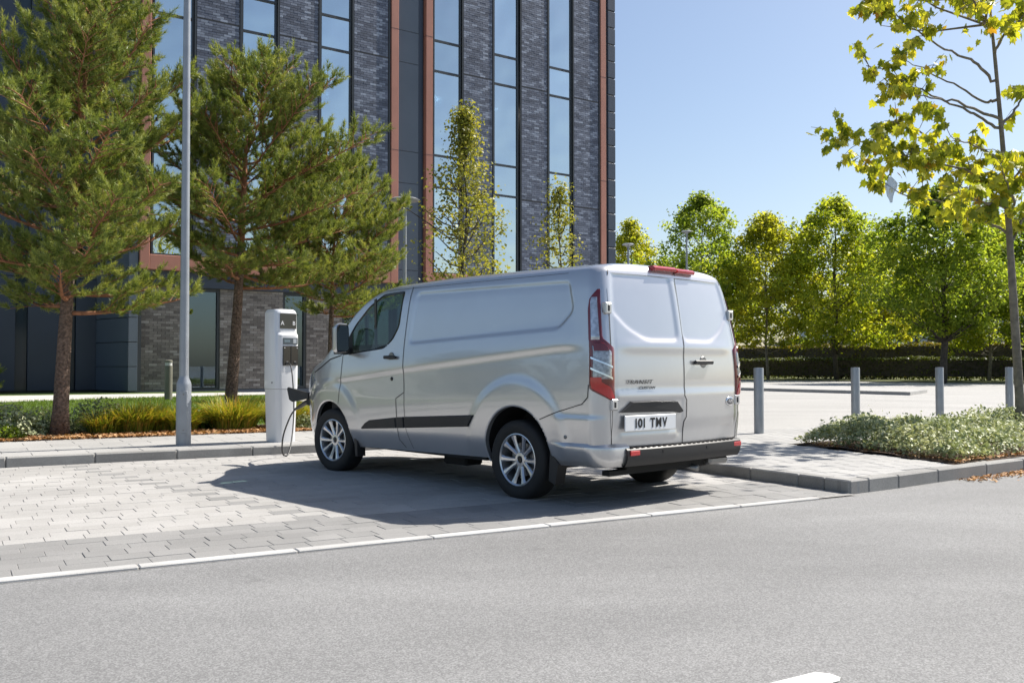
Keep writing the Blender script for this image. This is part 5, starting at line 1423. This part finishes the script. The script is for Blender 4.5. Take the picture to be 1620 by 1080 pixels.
# plastic scrap caught in its branches
bagp = Vector((7.20, 13.45, .125))+rp(1405, 298, -.35)
VV = []; FF = []
for k in range(9):
    t = k/8; rr_ = .015+.06*math.sin(math.pi*min(1, t*1.1))*(1+.3*math.sin(7*t))
    for q in range(9): a = 2*math.pi*q/9; VV.append((rr_*math.cos(a)*(1+.35*math.sin(3*a+k)), rr_*.6*math.sin(a)*(1+.3*math.cos(2*a+k)), .17-.36*t))
    if k: FF += [((k-1)*9+q, (k-1)*9+(q+1) % 9, k*9+(q+1) % 9, k*9+q) for q in range(9)]
m_, nt_, out_ = nodes_of('plastic_film'); t_ = N(nt_, 'ShaderNodeBsdfTransparent'); d_ = N(nt_, 'ShaderNodeBsdfPrincipled'); d_.inputs['Base Color'].default_value = (.45, .5, .56, 1); d_.inputs['Roughness'].default_value = .2; x_ = N(nt_, 'ShaderNodeMixShader'); x_.inputs[0].default_value = .55
L(nt_, t_.outputs[0], x_.inputs[1]); L(nt_, d_.outputs[0], x_.inputs[2]); L(nt_, x_.outputs[0], out_.inputs[0])
tag(link('plastic_bag', mk('plastic_bag', VV, FF, m_, True), None, bagp), 'crumpled grey plastic bag caught in the plane tree branches', 'plastic bag')

# ---- hedges
def hedge(name, label, a, b, h, w, z0, mat, n, leaf, seed):
    rg_ = np.random.default_rng(seed); a = np.array(a); b = np.array(b); d = b-a; Ln = np.linalg.norm(d); d = d/Ln; pn = np.array([-d[1], d[0]])
    root = empty(name, (a[0], a[1], z0)); tag(root, label, 'hedge')
    t = rg_.random(n)*Ln; face = rg_.random(n); hh = h*(1+.03*np.sin(t*.7)+.02*np.sin(t*2.3))
    s = np.where(face < .62, -w/2, np.where(face < .90, (rg_.random(n)-.5)*w, w/2)); z = np.where((face >= .62) & (face < .90), hh, .05+rg_.random(n)*(hh-.05))
    s = s+rg_.normal(size=n)*.06; z = z+rg_.normal(size=n)*.05
    nrm = np.stack([np.where(face < .62, -pn[0], 0), np.where(face < .62, -pn[1], 0), np.where((face >= .62) & (face < .9), 1., .3)], 1)+rg_.normal(size=(n, 3))*.6
    P = np.stack([d[0]*t-pn[0]*-s, d[1]*t-pn[1]*-s, z], 1)
    Nn = unit(nrm); tag(link('foliage', islands('foliage', quads(P, Nn, leaf*rg_.uniform(.6, 1.3, n)), mat), root), kind='stuff')
    mb = MB(); M = Matrix.Rotation(math.atan2(d[1], d[0]), 4, 'Z'); mb.box(0, Ln, -w/2+.12, w/2-.12, .25, h-.12, M=M); mb.build('twig_mass', M_bark_dark, root)
    mb = MB()
    for k in range(int(Ln/.8)):
        x = k*.8+.2; mb.tube([M @ Vector((x, -w/2+.25, 0)), M @ Vector((x+.1*math.sin(k*3), -w/2+.18, .5))], [.03, .02], 5)
    tag(mb.build('stems', M_bark_grey, root), kind='stuff')
    return root
hedge('hedge', 'dark clipped front hedge along the far side of the car park', (58, 41.5), (7.5, 83.5), 1.5, 1.3, .14, M_hedge, 36000, .15, 1)
hedge('hedge', 'taller brownish clipped hedge running behind the front hedge', (70, 47.7), (12, 97), 2.75, 1.4, .1, M_hedge2, 36000, .2, 2)

# ---- low variegated planting on the island
n = 95000
uu = 9.05+nr.random(n)**1.5*13; vv = 6.2+nr.random(n)*4.0
fr = np.interp(uu, [6.9, 7.67, 8.4, 10.15, 14, 40], [5.95, 6.02, 6.12, 6.31, 6.51, 6.77])
lft = (uu-(9.15+(vv-6.1)*.167)); bk = 8.85+.09*(uu-9.4)-vv; ft = vv-fr-.10
edge = np.minimum(np.minimum(lft, bk), ft); k = edge > -.02; uu, vv, edge = uu[k], vv[k], edge[k]
hn = .17*np.sin(uu*2.9+1.3*np.sin(vv*2.1))*np.sin(vv*3.7+uu)+.10*np.sin(uu*7.1)*np.sin(vv*6.3+2)
hm = np.clip(.29+hn*.5, .12, .5)*np.clip(.42+edge*2.2, .2, 1)
zz = .13+hm*(1-np.abs(nr.normal(size=len(uu)))*.34).clip(.03, 1.1)
spikes = nr.random(len(uu)) < .06; zz = zz+spikes*nr.random(len(uu))*.12
P = np.stack([uu*UC-vv*US+nr.normal(size=len(uu))*.015, uu*US+vv*UC+nr.normal(size=len(uu))*.015, zz], 1)
Nn = unit(nr.normal(size=P.shape)*.7+np.array([.1, -.25, .8]))
tag(link('ground_cover', islands('ground_cover', quads(P, Nn, .046*nr.uniform(.6, 1.4, len(P)), .62), M_ground)), 'low pale variegated ground cover filling the bed on the right island', 'ground cover', kind='stuff')
# ---- leaf litter in both beds and along the kerb
def litter(name, label, pts, z, size=.055):
    pts = np.array(pts); n = len(pts); P = np.stack([pts[:, 0]*UC-pts[:, 1]*US, pts[:, 0]*US+pts[:, 1]*UC, z+nr.random(n)*.012], 1)
    Nn = unit(nr.normal(size=(n, 3))*.35+np.array([0, 0, 1.])); tag(link(name, islands(name, quads(P, Nn, size*nr.uniform(.5, 1.3, n), .7), M_litter)), label, 'leaves', kind='stuff')
a = np.stack([-2+nr.random(7000)*9, 14.50+nr.random(7000)**1.5*1.4], 1); litter('leaf_litter', 'brown dry leaves covering the soil of the left planting bed', a, .138, .07)
b1_ = 9.05+nr.random(420)*4; a = np.stack([b1_+.1, np.interp(b1_, [9, 10.15, 14], [6.25, 6.36, 6.58])+nr.random(420)*.16], 1)
v_ = 6.2+nr.random(260)*2.6; a2 = np.stack([9.08+(v_-6.1)*.167+nr.random(260)*.16, v_], 1)
litter('leaf_litter', 'reddish dry leaves along the edge of the right island bed', np.concatenate([a, a2]), .14, .05)
c_ = 8.7+nr.random(420)*2.0; litter('leaf_litter', 'dry leaves swept against the right island kerb in the road', np.stack([c_, np.interp(c_, [8.4, 10.15, 14], [5.93, 6.12, 6.32])-np.abs(nr.normal(size=420))*.12], 1), .006, .045)

# ---- tall grass clumps and pale shrubs in the left bed
def blades(n, rad, h, seed, spread=1.0):
    rg_ = np.random.default_rng(seed); az = rg_.random(n)*6.283; r_ = rad*np.sqrt(rg_.random(n))*.45; L_ = h*rg_.uniform(.65, 1.2, n); ln = spread*rg_.uniform(.15, 1.2, n)
    b = np.stack([r_*np.cos(az), r_*np.sin(az), np.zeros(n)], 1); o = np.stack([np.cos(az+rg_.normal(size=n)*.5), np.sin(az+rg_.normal(size=n)*.5), np.zeros(n)], 1)
    side = np.stack([-o[:, 1], o[:, 0], np.zeros(n)], 1)*.0065
    pts = []
    for t, w in ((0, 1), (.4, 1), (.75, .7), (1, .12)):
        c = b+o*(ln*L_*t**1.8)[:, None]+np.array([0, 0, 1])*(L_*(t-.42*t**2.6*ln))[:, None]; pts.append((c-side*w, c+side*w))
    q = [np.stack([pts[k][0], pts[k][1], pts[k+1][1], pts[k+1][0]], 1) for k in range(3)]
    return np.concatenate(q)
def clump(u, v, n, rad, h, lab, seed):
    o = empty('ornamental_grass', UV(u, v+.18, .125)); tag(o, lab, 'grass', 'tall grass clumps in the left bed')
    link('blades', islands('blades', blades(n, rad, h, seed), M_grassy), o)
clump(1.98, 15.25, 520, .5, .36, 'low green grass clump at the foot of the large left pine', 1)
clump(2.42, 15.30, 900, .62, .50, 'yellow-green grass clump midway between the left pine and lamp post', 2)
clump(2.78, 15.42, 700, .5, .46, 'amber grass clump left of the lamp post', 3)
clump(3.10, 15.25, 600, .5, .44, 'grass clump half hidden behind the lamp post', 4)
clump(3.92, 15.35, 1150, .75, .56, 'big golden grass clump right of the lamp post', 5)
clump(4.75, 15.40, 700, .6, .48, 'yellow grass clump between the charging post and the van nose', 6)
clump(5.4, 15.6, 500, .6, .48, 'grass clump mostly hidden behind the van nose', 7)
def shrub(u, v, rad, h, n, lab, seed, mat=M_ground, leaf=.05):
    rg_ = np.random.default_rng(seed); o = empty('shrub', UV(u, v, .12)); tag(o, lab, 'shrub', 'pale shrubs in the left bed')
    p = unit(rg_.normal(size=(n, 3)))*(rg_.random(n)**.5)[:, None]; p[:, 2] = np.abs(p[:, 2]); p = p*np.array([rad, rad*.8, h]); 
    Nn = unit(p+rg_.normal(size=(n, 3))*.4+np.array([0, 0, .3])); link('foliage', islands('foliage', quads(p, Nn, leaf*rg_.uniform(.6, 1.4, n), .55), mat), o)
    mb = MB()
    for k in range(9): a_ = k*.7; mb.tube([(0, 0, 0), (rad*.6*math.cos(a_), rad*.5*math.sin(a_), h*.75)], [.008, .004], 4)
    mb.build('stems', M_bark_dark, o)
shrub(.62, 15.55, .6, .5, 2000, 'pale variegated shrub at the far left edge of the bed', 1, leaf=.065)
shrub(1.2, 15.75, .5, .44, 1600, 'pale variegated shrub just left of the large pine trunk', 2)
shrub(1.95, 15.95, .55, .55, 2000, 'pale variegated shrub just right of the large pine trunk', 3)
shrub(2.75, 16.25, .45, .34, 1100, 'pale variegated shrub behind the amber grass', 4)
shrub(.62, 14.95, .30, .22, 420, 'small green leafy plant at the front left of the bed', 5, M_leaf_far2, .06)
shrub(3.45, 15.75, .35, .36, 600, 'broad-leaved green plant right of the lamp post', 6, M_leaf_far2, .11)
shrub(5.05, 15.0, .35, .28, 700, 'pale low shrub below the charging cable', 7)
# lawn blades where the strip is in view
n = 30000; uu = -1+nr.random(n)*8; vv = 16.6+nr.random(n)*7.2; nearp = np.interp(uu, [-40, .9, 4.1, 7.5], [21.8, 23.07, 24.05, 24.6]); k = vv < nearp-.05; uu, vv = uu[k], vv[k]
t = np.clip((vv-16)/9, 0, 1); z = .12+.28*(t*t*(3-2*t)); P = np.stack([uu*UC-vv*US, uu*US+vv*UC, z], 1); m = len(P)
lean_ = nr.normal(size=(m, 3))*.025; lean_[:, 2] = nr.uniform(.03, .075, m); sd = unit(np.cross(lean_, rand_dirs(m)))*.006
tag(link('lawn_grass', islands('lawn_grass', np.stack([P-sd, P+sd, P+lean_], 1), M_turf)), 'short green lawn grass behind the left planting bed', 'grass', kind='stuff')

# ---- unseen low dark pines left of the bed, added to tone the van's reflections
src = [o for o in bpy.data.objects if o.name.startswith('pine_tree')]
big = src[0]; gm = [c for c in big.children if c.name.startswith('crown')][0].data
co = np.empty(len(gm.vertices)*3, dtype=np.float32); gm.vertices.foreach_get('co', co); co = co.reshape(-1, 3, 3)[::3]
parts = []
for (u, v, k, a) in ((-5.6, 15.2, 1.0, 1.0), (-7.2, 15.6, .92, 2.2), (-10.5, 15.3, 1.05, 3.4), (-13.6, 15.8, .95, 4.1), (-17, 15.4, 1.0, 5.2), (-21, 15.9, 1.1, .4), (-25.5, 15.5, 1.0, 1.7)):
    c, s_ = math.cos(a), math.sin(a); q = co*np.array([1.0, 1.0, .8])*k*.62; q = np.stack([q[..., 0]*c-q[..., 1]*s_, q[..., 0]*s_+q[..., 1]*c, q[..., 2]], -1)
    ctr = q.mean(1, keepdims=True); q = ctr+(q-ctr)*1.9; parts.append(q+np.array(UV(u, v, .12)))
tag(link('reflection_pines', islands('reflection_pines', np.concatenate(parts), M_hedge, nr.random(sum(len(p) for p in parts)))), 'unseen belt of low dark pines on the left, added for reflections in the van side', 'trees', kind='stuff')
